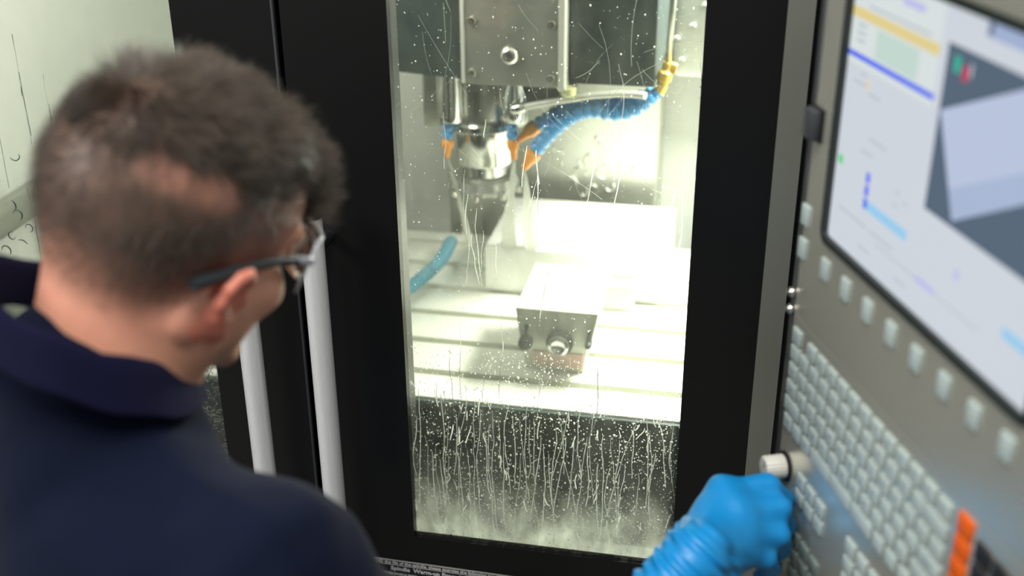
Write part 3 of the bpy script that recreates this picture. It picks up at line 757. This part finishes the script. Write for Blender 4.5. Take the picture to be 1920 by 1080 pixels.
def HANDS(f, g):
    w = J['wr']; e = J['er']; ax_ = (w-e)/np.linalg.norm(w-e)
    f.cap(w-ax_*.080, w+ax_*.012, .0318+g, .0290+g, .012)
    for k, ch in enumerate(FING):
        p = [np.array(q) for q in ch]; r = FR[k]+g
        s0 = w+ax_*.012+(p[0]-w-ax_*.07)*.45
        f.cap(s0, p[0], .0200+g, r+.0048, .018)
        f.cap(p[0], p[1], r+.0026, r+.0006, .010); f.cap(p[1], p[2], r, r-.0010, .003); f.cap(p[2], p[3], r-.0010, r-.0022, .003)
    t = [w+ax_*.015+PN*.0, np.array((0.2741, -0.3278, 1.2262)), np.array((0.2956, -0.2985, 1.2122)), np.array((0.3116, -0.2846, 1.1968))]
    f.cap(t[0], t[1], .018+g, .0145+g, .012); f.cap(t[1], t[2], .0132+g, .0118+g, .005); f.cap(t[2], t[3], .0116+g, .0095+g, .003)
# ------------------------------------------------------------------ smooth bodies: signed distance field + surface nets
class Field:
    def __init__(s, lo, hi, h):
        s.lo, s.h = np.array(lo, float), h
        s.n = np.ceil((np.array(hi)-s.lo)/h).astype(int)+1
        s.D = np.full(s.n, .06, np.float32)
    def sub(s, lo, hi, pad):
        a = np.clip(np.floor((np.array(lo)-pad-s.lo)/s.h).astype(int), 0, s.n-1)
        b = np.clip(np.ceil((np.array(hi)+pad-s.lo)/s.h).astype(int)+1, 1, s.n)
        if np.any(b <= a): return None, None
        ax = [s.lo[i]+s.h*np.arange(a[i], b[i]) for i in range(3)]
        g = np.stack(np.meshgrid(*ax, indexing='ij'), -1).astype(np.float32)
        return tuple(slice(a[i], b[i]) for i in range(3)), g
    def put(s, fn, lo, hi, k=.01, cut=False):
        sl, g = s.sub(lo, hi, .035+k)
        if sl is None: return
        d = fn(g); o = s.D[sl]
        if cut:
            d = -d; q = np.maximum(k-np.abs(o-d), 0)/k; s.D[sl] = np.maximum(o, d)+q*q*k/4
        else:
            q = np.maximum(k-np.abs(o-d), 0)/k; s.D[sl] = np.minimum(o, d)-q*q*k/4
    def cap(s, a, b, ra, rb, k=.01, T=None, cut=False):
        a, b = np.array(a, float), np.array(b, float)
        if T is not None: a, b = T[0]+T[1]@a, T[0]+T[1]@b
        ab = b-a; L2 = ab@ab+1e-12
        def fn(g):
            t = np.clip(((g-a)@ab)/L2, 0, 1)
            return np.linalg.norm(g-a-t[..., None]*ab, axis=-1)-(ra+(rb-ra)*t)
        R = max(ra, rb)
        s.put(fn, np.minimum(a, b)-R, np.maximum(a, b)+R, k, cut)
    def ell(s, c, r, k=.01, T=None, A=None, cut=False):
        c, r = np.array(c, float), np.array(r, float)
        M = np.eye(3)
        if T is not None: c, M = T[0]+T[1]@c, T[1]
        if A is not None: M = M@A
        def fn(g):
            p = (g-c)@M
            k0 = np.linalg.norm(p/r, axis=-1); k1 = np.linalg.norm(p/(r*r), axis=-1)+1e-9
            return k0*(k0-1)/k1
        e = np.abs(M)@r
        s.put(fn, c-e, c+e, k, cut)
    def mesh(s, name):
        D = s.D; ins = D < 0
        c = [ins[i:ins.shape[0]-1+i, j:ins.shape[1]-1+j, k:ins.shape[2]-1+k] for i in (0, 1) for j in (0, 1) for k in (0, 1)]
        anyi = c[0].copy(); alli = c[0].copy()
        for q in c[1:]: anyi |= q; alli &= q
        cell = np.argwhere(anyi & ~alli)
        idx = np.full(anyi.shape, -1, np.int32); idx[tuple(cell.T)] = np.arange(len(cell))
        off = np.array([(i, j, k) for i in (0, 1) for j in (0, 1) for k in (0, 1)])
        val = np.stack([D[tuple((cell+o).T)] for o in off], 1)
        acc = np.zeros((len(cell), 3)); cnt = np.zeros(len(cell))
        for a in range(8):
            for b in range(a+1, 8):
                if np.abs(off[a]-off[b]).sum() != 1: continue
                va, vb = val[:, a], val[:, b]; x = (va < 0) != (vb < 0)
                t = np.where(x, va/np.where(x, va-vb, 1), 0)
                acc += np.where(x[:, None], off[a]+(off[b]-off[a])*t[:, None], 0); cnt += x
        V = s.lo+s.h*(cell+acc/cnt[:, None])
        F = []
        for ax in range(3):
            u, w = (ax+1) % 3, (ax+2) % 3
            A = ins; sl1 = [slice(None)]*3; sl2 = [slice(None)]*3
            sl1[ax] = slice(0, -1); sl2[ax] = slice(1, None)
            e = np.argwhere(A[tuple(sl1)] != A[tuple(sl2)])
            e = e[(e[:, u] > 0) & (e[:, w] > 0) & (e[:, u] < A.shape[u]-1) & (e[:, w] < A.shape[w]-1)]
            fl = A[tuple(e.T)]
            q = []
            for du, dw in ((1, 1), (0, 1), (0, 0), (1, 0)):
                p = e.copy(); p[:, u] -= du; p[:, w] -= dw; q.append(idx[tuple(p.T)])
            q = np.stack(q, 1); q[~fl] = q[~fl][:, ::-1]; F.append(q)
        F = np.concatenate(F); F = F[(F >= 0).all(1)]
        me = bpy.data.meshes.new(name)
        me.vertices.add(len(V)); me.vertices.foreach_set('co', V.astype(np.float32).ravel())
        me.loops.add(F.size); me.loops.foreach_set('vertex_index', F.ravel().astype(np.int32))
        me.polygons.add(len(F)); me.polygons.foreach_set('loop_start', np.arange(0, F.size, 4, dtype=np.int32))
        me.update(calc_edges=True); me.validate()
        me.polygons.foreach_set('use_smooth', [True]*len(me.polygons))
        return me, V

def rot_ypr(y, p, r):
    c, s_ = math.cos(y), math.sin(y); Z = np.array([[c, s_, 0], [-s_, c, 0], [0, 0, 1]])
    c, s_ = math.cos(-p), math.sin(-p); X = np.array([[1, 0, 0], [0, c, -s_], [0, s_, c]])
    c, s_ = math.cos(r), math.sin(r); Y = np.array([[c, 0, s_], [0, 1, 0], [-s_, 0, c]])
    return Z@X@Y
R_ = math.radians
HT = (np.array(HEADPOS), rot_ypr(R_(HEADROT[0]), R_(HEADROT[1]), R_(HEADROT[2])))
def head_sdf(f):
    T = HT
    f.ell((0, -.014, .040), (.073, .094, .079), .012, T)
    f.ell((0, .030, .036), (.064, .058, .060), .02, T)
    f.ell((0, -.045, .030), (.066, .060, .062), .02, T)
    f.ell((0, .045, -.030), (.056, .048, .066), .02, T)
    f.ell((0, .022, -.055), (.047, .050, .034), .02, T)
    for s in (-1, 1):
        f.cap((s*.052, .006, -.054), (s*.022, .077, -.088), .019, .016, .016, T)
        f.ell((s*.050, .028, -.040), (.018, .030, .030), .016, T)
        f.ell((s*.040, .060, -.022), (.024, .024, .020), .015, T)
        f.cap((s*.012, .086, .028), (s*.046, .068, .027), .0085, .008, .01, T)
        f.ell((s*.033, .090, .009), (.014, .010, .010), .008, T, cut=True)
        f.ell((s*.032, .0755, .009), (.0125, .0125, .0125), .003, T)
        f.cap((s*.020, .0865, .0145), (s*.044, .079, .0145), .0035, .003, .004, T)
        f.ell((s*.0105, .100, -.030), (.008, .009, .0075), .005, T)
    f.cap((0, .088, .014), (0, .110, -.024), .0075, .0105, .008, T)
    f.ell((0, .084, -.060), (.026, .016, .018), .012, T)
    f.cap((-.020, .094, -.055), (.020, .094, -.055), .0050, .0050, .005, T)
    f.cap((-.016, .093, -.064), (.016, .093, -.064), .0055, .0055, .005, T)
    f.cap((-.021, .100, -.0597), (.021, .100, -.0597), .0016, .0016, .003, T, cut=True)
    f.ell((0, .083, -.090), (.022, .017, .016), .012, T)
    # ears
    for s in (-1, 1):
        E0 = [(.0800, .006, .002), (.0815, -.001, .0075), (.0835, -.010, .0045), (.0840, -.016, -.004), (.0825, -.016, -.016), (.0800, -.010, -.028), (.0785, -.003, -.038), (.0760, .003, -.0435), (.0735, .0075, -.039)]
        for a, b in zip(E0[:-1], E0[1:]):
            f.cap((s*a[0], a[1], a[2]), (s*b[0], b[1], b[2]), .0046, .0046, .004, T)
        A = rot_ypr(0, R_(8), 0)@np.array([[math.cos(s*.42), -math.sin(s*.42), 0], [math.sin(s*.42), math.cos(s*.42), 0], [0, 0, 1]]).T
        f.ell((s*.0770, -.0040, -.015), (.0034, .0130, .0235), .005, T, A)
        f.ell((s*.0730, .0000, -.016), (.011, .011, .022), .006, T)
        f.ell((s*.084, .003, -.016), (.006, .0080, .013), .004, T, cut=True)
        f.ell((s*.0755, .012, -.016), (.005, .004, .006), .004, T)

# ------------------------------------------------------------------ the man
YB = R_(BODYYAW)
BF = np.array([math.sin(YB), math.cos(YB), 0]); BR = np.array([math.cos(YB), -math.sin(YB), 0]); BU = np.array([0, 0, 1.])
NK = np.array(NECKPOS)
def B(r, f, u): return NK+BR*r+BF*f+BU*u
J = dict(sr=B(*SHR), sl=B(-.165, -.01, -.055), er=np.array(ELBOW), wr=np.array(WRIST), el=B(-.235, .015, -.335), wl=B(-.235, .175, -.52),
         pel=B(0, -.03, -.52), chest=B(0, -.005, -.20), hr=B(.09, -.03, -.60), hl=B(-.09, -.03, -.60), kr=B(.105, .02, -1.01), kl=B(-.105, .01, -1.01), ar=B(.11, -.02, 0), al=B(-.11, -.03, 0))
for q in ('ar', 'al'): J[q][2] = .09
def torso(f, g, k=.03):
    f.ell(B(0, -.01, -.17), np.array([.155, .095, .16])+g, k, None, np.stack([BR, BF, BU], 1))
    f.ell(B(0, -.02, -.36), np.array([.148, .092, .19])+g, k, None, np.stack([BR, BF, BU], 1))
    f.ell(B(0, -.03, -.53), np.array([.150, .100, .11])+g, k, None, np.stack([BR, BF, BU], 1))
    for s, j in ((1, 'sr'), (-1, 'sl')):
        f.cap(B(s*.030, -.012, -.066), J[j]+np.array([0, 0, .002]), .034+g, .050+g, k)
        f.cap(B(s*.05, -.045, -.10), J[j]+np.array([0, 0, -.03])-BF*.03, .058+g, .045+g, k)
        f.ell(B(s*.075, -.055, -.16), np.array([.075, .055, .10])+g, k, None, np.stack([BR, BF, BU], 1))
def arms(f, g, k=.02):
    for a, b, c in (('sr', 'er', 'wr'), ('sl', 'el', 'wl')):
        f.cap(J[a], J[b], .050+g, .041+g, k); f.cap(J[b], J[c], .041+g, .029+g, k)
allp = np.array(list(J.values()))
lo, hi = allp.min(0)-.14, allp.max(0)+.14; hi[2] = HT[0][2]+.17; lo[2] = .0
fb = Field(lo, hi, .0034)
torso(fb, -.012); arms(fb, -.010)
for s in 'rl':
    fb.cap(J['h'+s], J['k'+s], .075, .052, .03); fb.cap(J['k'+s], J['a'+s], .050, .034, .02)
    a = J['a'+s]; fb.cap(a+np.array([0, 0, -.045]), a+BF*.16+np.array([0, 0, -.055]), .034, .028, .02)
for w, sgn in (('wr', 1), ('wl', 1)):      # hands proper lie inside the gloves
    pass
head_sdf(fb)
nb = HT[0]+HT[1]@np.array([0, -.028, -.030])
fb.cap(nb, B(-.006, .0, -.03), .056, .059, .03)
for s in (-1, 1): fb.cap(HT[0]+HT[1]@np.array([s*.056, -.022, -.040]), B(s*.022-.006, .050, -.035), .014, .013, .02)
WR0 = J['wr']
HANDS(fb, -.0050)
me, V = fb.mesh('body')
L = (V-HT[0])@HT[1]           # head-local coordinates of every vertex
x, y, z = L.T
skin = np.array([.80, .385, .25]); 
col = np.tile(skin, (len(V), 1))
def sm(a, b, t): 
    t = np.clip((t-a)/(b-a), 0, 1); return t*t*(3-2*t)
def blend(c, w): 
    global col
    col = col*(1-w[:, None])+np.array(c)*w[:, None]
nz = lambda s, p=0: .5+.5*np.sin(x*s+p+2*np.sin(y*s*.7+1))*np.sin(y*s*1.1+p*2+2*np.sin(z*s*.8))*np.cos(z*s*.9+p)
# hairline: low at the nape, over the ears, up the temples
hl = np.interp(y, [-.11, -.075, -.035, -.004, .018, .030, .060, .075, .092], [-.072, -.068, -.048, -.010, -.010, .010, .040, .062, .078])
above = z-hl-.006*(nz(160)-.5)
isear = (np.abs(x) > .0755) & (z < .024) & (y > -.03) & (z > -.052)
hair_w = sm(-.012, .078, above)*(~isear)
blend((.66, .27, .20), .55*sm(-.03, .01, above)*(~isear))                       # pinker skin under cropped hair
sc_ = np.array([.048, -.086, .064]); se_ = np.array([.071, -.040, .058])-sc_; ts_ = np.clip(((L-sc_)@se_)/(se_@se_), 0, 1)
part = sm(.020, .004, np.linalg.norm(L-sc_-ts_[:, None]*se_, axis=1))       # scalp line, less shadowed by hair
blend((.075, .050, .036), np.clip(hair_w*.62+.5*sm(.055, .085, above), 0, .92)*sm(.0, .05, above)*(1-.55*part))
blend((.40, .17, .12), .4*part)
blend((.16, .10, .075), .40*sm(-.022, .045, above)*(~isear)*(.7+.5*nz(260)))
stub = sm(.030, .050, y-.28*z*0)*sm(-.042, -.066, z)*(np.abs(x) < .075)
stub = np.maximum(stub, sm(-.046, -.070, z)*sm(-.002, .018, y)*sm(-.13, -.10, z))
blend((.165, .092, .062), .50*np.clip(stub, 0, 1)*(.75+.4*nz(300)))
blend((.80, .16, .12), .55*isear)                                               # flushed ears
blend((.74, .12, .09), .70*sm(.071, .066, np.abs(x)-0*y)*0)
cr0, cr1 = np.array([.0735, -.013, .004]), np.array([.0715, -.006, -.038])
tc_ = np.clip(((np.c_[np.abs(x), y, z]-cr0)@(cr1-cr0))/((cr1-cr0)@(cr1-cr0)), 0, 1)
blend((.55, .045, .03), .75*sm(.011, .003, np.linalg.norm(np.c_[np.abs(x), y, z]-cr0-tc_[:, None]*(cr1-cr0), axis=1)))  # deep red shade painted into the crease behind each ear
brow = sm(.010, .004, np.abs(z-.033))*sm(.010, .018, np.abs(x))*sm(.054, .046, np.abs(x))*(y > .05)
blend((.05, .035, .025), .8*brow)
lips = sm(.012, .006, np.abs(z+.0597))*sm(.024, .018, np.abs(x))*(y > .09)
blend((.52, .20, .17), .8*lips)
eyeb = (((np.abs(x)-.032)**2+(z-.009)**2) < .0085**2) & (y > .08)
blend((.70, .68, .65), 1.*eyeb); blend((.03, .03, .03), 1.*((((np.abs(x)-.032)**2+(z-.009)**2) < .0042**2) & (y > .08)))
at_ = me.color_attributes.new('tint', 'FLOAT_COLOR', 'POINT')
at_.data.foreach_set('color', np.c_[col, np.ones(len(V))].astype(np.float32).ravel())
me.materials.append(skin_mat)
man = thing('person', 'man with short brown hair and navy shirt, seen from behind, holding the panel knob', 'person', (float(NK[0]), float(NK[1]), 0))
MI = Matrix.Translation(-man.location)
def wear(o):       # parts were built in world space
    o.parent = man; o.matrix_parent_inverse = MI; return o
def hang(o, p): o.parent = p; return o
body = wear(link('body', me))

# hair: cropped sides, longer top combed forward to a quiff
nrm = np.zeros(len(V)*3, np.float32); me.vertices.foreach_get('normal', nrm); nrm = nrm.reshape(-1, 3)@HT[1]
cand = np.where((above > .004) & (~isear) & (z > -.06))[0]
def strands(ids, length, r0, segs, dirfn, curl):
    n = len(ids); p = L[ids]+nrm[ids]*-.001+rng.normal(0, .0012, (n, 3)); d0 = dirfn(L[ids], nrm[ids])
    d0 /= np.linalg.norm(d0, axis=1)[:, None]; nn = nrm[ids]
    K = segs+1; P = np.zeros((n, K, 3)); P[:, 0] = p; d = .55*nn+.45*d0
    sw_ = rng.normal(0, curl, (n, 3))
    for i in range(1, K):
        t = i/segs; d = d*.55+d0*.45+sw_*.35; d /= np.linalg.norm(d, axis=1)[:, None]
        P[:, i] = P[:, i-1]+d*(length/segs)[:, None]
        # keep off the scalp
    rad = r0[:, None]*np.linspace(1, .25, K)[None]
    a = np.cross(d0, nn); a /= np.linalg.norm(a, axis=1)[:, None]+1e-9; b = np.cross(a, d0)
    VV = np.zeros((n, K, 3, 3))
    for j in range(3):
        q = 2*PI*j/3; VV[:, :, j] = P+rad[..., None]*(math.cos(q)*a+math.sin(q)*b)[:, None]
    VV = VV.reshape(-1, 3); base = (np.arange(n)*K*3)[:, None]
    fl = np.array([(i*3+j, i*3+(j+1) % 3, (i+1)*3+(j+1) % 3, (i+1)*3+j) for i in range(segs) for j in range(3)])
    return VV, (base[:, :, None]+fl[None]).reshape(-1, 4)
WH = np.array([-.005, -.060, .100])      # crown whorl
def lock(p):      # strands lie together in locks
    a, b, c = p.T
    return np.stack([np.sin(a*150+2*np.sin(b*90)), .5*np.sin(b*130+2*np.sin(a*110+1)), .6*np.sin(a*120+b*140+1.3)], 1)
def dir_top(p, n):
    d = p-WH; d[:, 1] += .018; d = d-(d*n).sum(1)[:, None]*n; d /= np.linalg.norm(d, axis=1)[:, None]+1e-6
    fwd_ = np.array([.15, 1, 0])-(np.array([.15, 1, 0])*n).sum(1)[:, None]*n
    w = sm(-.05, .03, p[:, 1])[:, None]
    return (d*(1-w)+fwd_*w)+n*(.52-.15*w)+lock(p)*.55+rng.normal(0, .12, p.shape)
def dir_side(p, n):
    d = np.array([0, -.45, -1.])-(np.array([0, -.45, -1.])*n).sum(1)[:, None]*n
    return d+n*.7+rng.normal(0, .25, p.shape)
ab = above[cand]; zc = L[cand, 2]; yc = L[cand, 1]; xc = L[cand, 0]
topness = sm(.060, .092, zc+.25*np.maximum(0, yc)*0)
tp_ids = cand[(rng.random(len(cand)) < .95) & (zc > .062)]
tp_ids = rng.choice(tp_ids, min(HAIRTOP, len(tp_ids)*4))
tn = sm(.060, .10, L[tp_ids, 2]); fr_ = sm(.02, .075, L[tp_ids, 1])
cl0, cl1 = np.array([.048, -.086, .064]), np.array([.071, -.040, .058])      # thin line where the scalp shows
tt = np.clip(((L[tp_ids]-cl0)@(cl1-cl0))/((cl1-cl0)@(cl1-cl0)), 0, 1)
near = np.linalg.norm(L[tp_ids]-cl0-tt[:, None]*(cl1-cl0), axis=1)
keep = rng.random(len(tp_ids)) < sm(.003, .020, near); tp_ids, tn, fr_ = tp_ids[keep], tn[keep], fr_[keep]
clump = nz(95, .5)[tp_ids]
ln = (.009+.017*tn+.020*fr_*tn)*(.7+.35*rng.random(len(tp_ids)))*(.88+.25*clump)
V1, F1 = strands(tp_ids, ln, rng.uniform(.00022, .00042, len(tp_ids)), 5, dir_top, .25)
# forelock
q = np.where((L[:, 1] > .060) & (above > -.001) & (above < .040) & (np.abs(x) < .060) & (z > .04))[0]
q = rng.choice(q, 3200)
def dir_fr(p, n): return n*.45+np.array([.22, .80, .52])+rng.normal(0, .20, p.shape)
V2, F2 = strands(q, rng.uniform(.018, .034, len(q)), rng.uniform(.0002, .0004, len(q)), 5, dir_fr, .35)
sd = cand[(zc < .075) & (rng.random(len(cand)) < sm(.008, .085, ab))]
tt = np.clip(((L[sd]-cl0)@(cl1-cl0))/((cl1-cl0)@(cl1-cl0)), 0, 1)
sd = sd[rng.random(len(sd)) < .40+.60*sm(.006, .024, np.linalg.norm(L[sd]-cl0-tt[:, None]*(cl1-cl0), axis=1))]
sd = rng.choice(sd, min(HAIRSIDE, len(sd)*4))
ls = .0025+.0075*sm(.01, .075, above[sd])
V3, F3 = strands(sd, ls, rng.uniform(.00014, .00024, len(sd)), 2, dir_side, .15)
hv = np.concatenate([V1, V2, V3]); hf = np.concatenate([F1, F2+len(V1), F3+len(V1)+len(V2)])
hv = hv@HT[1].T+HT[0]
hm = bpy.data.meshes.new('hair'); hm.vertices.add(len(hv)); hm.vertices.foreach_set('co', hv.astype(np.float32).ravel())
hm.loops.add(hf.size); hm.loops.foreach_set('vertex_index', hf.ravel().astype(np.int32))
hm.polygons.add(len(hf)); hm.polygons.foreach_set('loop_start', np.arange(0, hf.size, 4, dtype=np.int32)); hm.update(calc_edges=True)
hm.polygons.foreach_set('use_smooth', [True]*len(hf)); hm.materials.append(hair_mat)
ho = wear(link('hair', hm)); ho['kind'] = 'stuff'; ho['label'] = 'short brown hair, cropped at the sides'

# shirt
fs = Field(np.minimum(lo, NK-.3), np.maximum(hi, NK+.3), .0055)
fs.D[:] = .06
torso(fs, .006, .035); arms(fs, .010, .03)
fs.cap(B(0, .004, -.060), B(-.008, .006, .002), .074, .059, .03)
fs.cap(B(0, -.014, -.045), B(-.006, -.011, .016), .073, .060, .02)
# open the cuffs, hem and neck
CUFF = J['wr']-(J['wr']-J['er'])/np.linalg.norm(J['wr']-J['er'])*.052
fs.put(lambda g: (g-CUFF)@(-(J['wr']-J['er'])/np.linalg.norm(J['wr']-J['er'])), J['wr']-.09, J['wr']+.16, .002, True)
fs.put(lambda g: (g-J['wl'])@(-(J['wl']-J['el'])/np.linalg.norm(J['wl']-J['el'])), J['wl']-.09, J['wl']+.16, .002, True)
sm_, sv = fs.mesh('shirt')
g_ = sv-NK
wob = .0016*np.sin(g_@np.array([38, 21, 60])+2*np.sin(g_@np.array([17, 40, -22])))+.0011*np.sin(g_@np.array([70, -44, 30])+1.5*np.sin(g_@np.array([-31, 23, 55])))
nr = np.zeros(len(sv)*3, np.float32); sm_.vertices.foreach_get('normal', nr); nr = nr.reshape(-1, 3)
for a_, b_, am, wd in FOLDS:
    a_, b_ = B(*a_), B(*b_); t_ = np.clip(((sv-a_)@(b_-a_))/((b_-a_)@(b_-a_)), 0, 1)
    wob = wob+am*np.sin(PI*np.clip(.1+.8*t_, 0, 1))*np.exp(-(np.linalg.norm(sv-a_-t_[:, None]*(b_-a_), axis=1)/(wd*1.6))**2)
sv2 = sv+nr*wob[:, None]; sm_.vertices.foreach_set('co', sv2.astype(np.float32).ravel()); sm_.update()
sm_.materials.append(navy)
shirt = wear(link('shirt', sm_))
# fold-over collar, open at the throat
CV, CF = [], []; na = 72; prof = COLLAR
for i in range(na+1):
    t = R_(90+COLGAP+(360-2*COLGAP)*i/na)
    ca, sa = math.cos(t), math.sin(t)
    back = .5-.5*sa
    for (dr, du) in prof:
        rx, ry = .0575+dr, .0620+dr
        up_ = COLBASE+COLBACK*back+du*(.86+.14*back)
        CV.append(B(ca*rx+COLOFF[0], sa*ry+COLOFF[1], up_+COLTILT[0]*ca*rx+COLTILT[1]*sa*ry+.0012*math.sin(i*.7)))
npf = len(prof)
for i in range(na):
    for j in range(npf): CF.append((i*npf+j, i*npf+(j+1) % npf, (i+1)*npf+(j+1) % npf, (i+1)*npf+j))
CF.append(tuple(range(npf))); CF.append(tuple(na*npf+j for j in range(npf-1, -1, -1)))
cm = MB().add(CV, CF).data('collar', navy_rib, True, 60)
co = link('collar', cm, shirt)
md = co.modifiers.new('round', 'SUBSURF'); md.levels = 1; md.render_levels = 2

# trousers, shoes (below the picture)
ft = Field(lo, np.array([hi[0], hi[1], NK[2]-.42]), .007)
torso(ft, .000)
for s in 'rl': ft.cap(J['h'+s], J['k'+s], .088, .066, .03); ft.cap(J['k'+s], J['a'+s]+np.array([0, 0, .02]), .066, .056, .02)
ft.put(lambda g: (NK[2]-.47)-g[..., 2], (lo[0], lo[1], NK[2]-.47), (hi[0], hi[1], NK[2]-.40), .002, True)
tm, _ = ft.mesh('trousers'); tm.materials.append(trouser); wear(link('trousers', tm))
for s in 'rl':
    a = J['a'+s]; f2 = Field(a+np.array([-.25, -.25, -.1]), a+np.array([.25, .3, .08]), .006)
    f2.cap(a+np.array([0, 0, -.04])-BF*.02, a+BF*.17+np.array([0, 0, -.05]), .047, .040, .02); f2.cap(a, a+np.array([0, 0, -.03]), .046, .05, .02)
    f2.put(lambda g: g[..., 2]-.0, (a[0]-.3, a[1]-.3, -.1), (a[0]+.3, a[1]+.3, .0), .002, True)
    q, _ = f2.mesh('shoe'); q.materials.append(shoe_mat); wear(link('shoe', q))

# gloves
fg = Field(HLO, HHI, .0017)
HANDS(fg, .0)
for a, b, r in GLOVECUTS: fg.cap(a, b, r, r*.5, .004, cut=True)
gm_, gv = fg.mesh('glove')
ax = (J['wr']-J['er'])/np.linalg.norm(J['wr']-J['er'])
nr = np.zeros(len(gv)*3, np.float32); gm_.vertices.foreach_get('normal', nr); nr = nr.reshape(-1, 3)
s_ax = (gv-J['wr'])@ax; wv = sm(.055, .015, s_ax)
sidew = (gv-J['wr'])@np.array([.5, -.3, .8])
gv = gv+nr*((.0013*np.sin(s_ax*330+9*np.sin(sidew*38))+.0008*np.sin(s_ax*610+sidew*150))*wv+.0005*np.sin(gv@np.array([140, 90, 170])))[:, None]
gm_.vertices.foreach_set('co', gv.astype(np.float32).ravel()); gm_.update()
gm_.materials.append(glove_mat)
g1 = wear(link('glove', gm_)); g1['label'] = 'bright blue nitrile glove'
# left hand: relaxed at the end of the left forearm, out of the picture
ax2 = (J['wl']-J['el'])/np.linalg.norm(J['wl']-J['el']); sd2 = np.cross(ax2, BU); sd2 /= np.linalg.norm(sd2); pn2 = np.cross(sd2, ax2)
f3 = Field(J['wl']-.21, J['wl']+.21, .0025)
f3.cap(J['wl']-ax2*.03, J['wl']+ax2*.01, .031, .029, .01)
for k, (o_, l_) in enumerate(((-.030, .88), (-.010, 1.), (.010, .95), (.029, .76))):
    a = J['wl']+ax2*.095*(.93+.07*l_)+sd2*o_; f3.cap(J['wl']+ax2*.01+sd2*o_*.5, a, .014, .011, .012)
    b = a+(ax2*.9-pn2*.3)*.042*l_; c = b+(ax2*.6-pn2*.75)*.028*l_; d = c+(ax2*.3-pn2*.9)*.02*l_
    f3.cap(a, b, .0105, .0095, .004); f3.cap(b, c, .0095, .0088, .003); f3.cap(c, d, .0088, .008, .003)
a = J['wl']+ax2*.02-sd2*.02; b = a+(ax2*.6-sd2*.7)*.045; c = b+(ax2*.85-sd2*.2-pn2*.3)*.033; d = c+(ax2*.9-pn2*.4)*.026
f3.cap(a, b, .015, .0125, .008); f3.cap(b, c, .0118, .0105, .004); f3.cap(c, d, .0102, .0085, .003)
q, _ = f3.mesh('glove'); q.materials.append(glove_mat); wear(link('glove', q))

# safety glasses
gl = thing('safety_glasses', 'clear safety glasses with a dark temple arm, worn by the man', 'glasses', tuple(HT[0]))
gl.matrix_world = Matrix.Translation(Vector(HT[0])) @ Matrix(HT[1].tolist()).to_4x4()
for s in (-1, 1):
    P = [(s*a, b, c) for a, b, c in TEMPLE]
    R0 = [.0052, .0052, .0046, .0038, .0034, .0031, .0030]
    MB().tube(P, R0[:len(P)], 12).obj('temple_arm', temple_mat, gl, True, 60)
    o = MB().box((s*.0745-.0016, .050, .0145), (s*.0745+.0016, .072, .0215), .002).obj('hinge_block', lens_rim, gl, True, 40)
    a = [(s*.008, .1070), (s*.028, .1050), (s*.048, .0965), (s*.0615, .0850), (s*.0725, .0690)]
    mb = MB(); v = []; f = []
    for j, (xx, yy) in enumerate(a):
        lo_ = -.010+.006*(j == 0)+.010*(j == 4)
        for zz in np.linspace(lo_, .032, 5): v.append((xx, yy-.0006*abs(zz-.0)*20*.2, zz))
    for j in range(4):
        for k in range(4): f.append((j*5+k, j*5+k+1, (j+1)*5+k+1, (j+1)*5+k))
    lo2 = mb.add(v, f).obj('lens', lens_mat, gl, True); sf = lo2.modifiers.new('thick', 'SOLIDIFY'); sf.thickness = .0022
    MB().tube([(xx, yy+.0005, .0325) for xx, yy in a], .0015, 8).obj('brow_bar', lens_rim, gl, True)
    MB().tube([(a[4][0], a[4][1], zz) for zz in np.linspace(-.010, .032, 4)], .0012, 8).obj('lens_edge', lens_rim, gl, True)
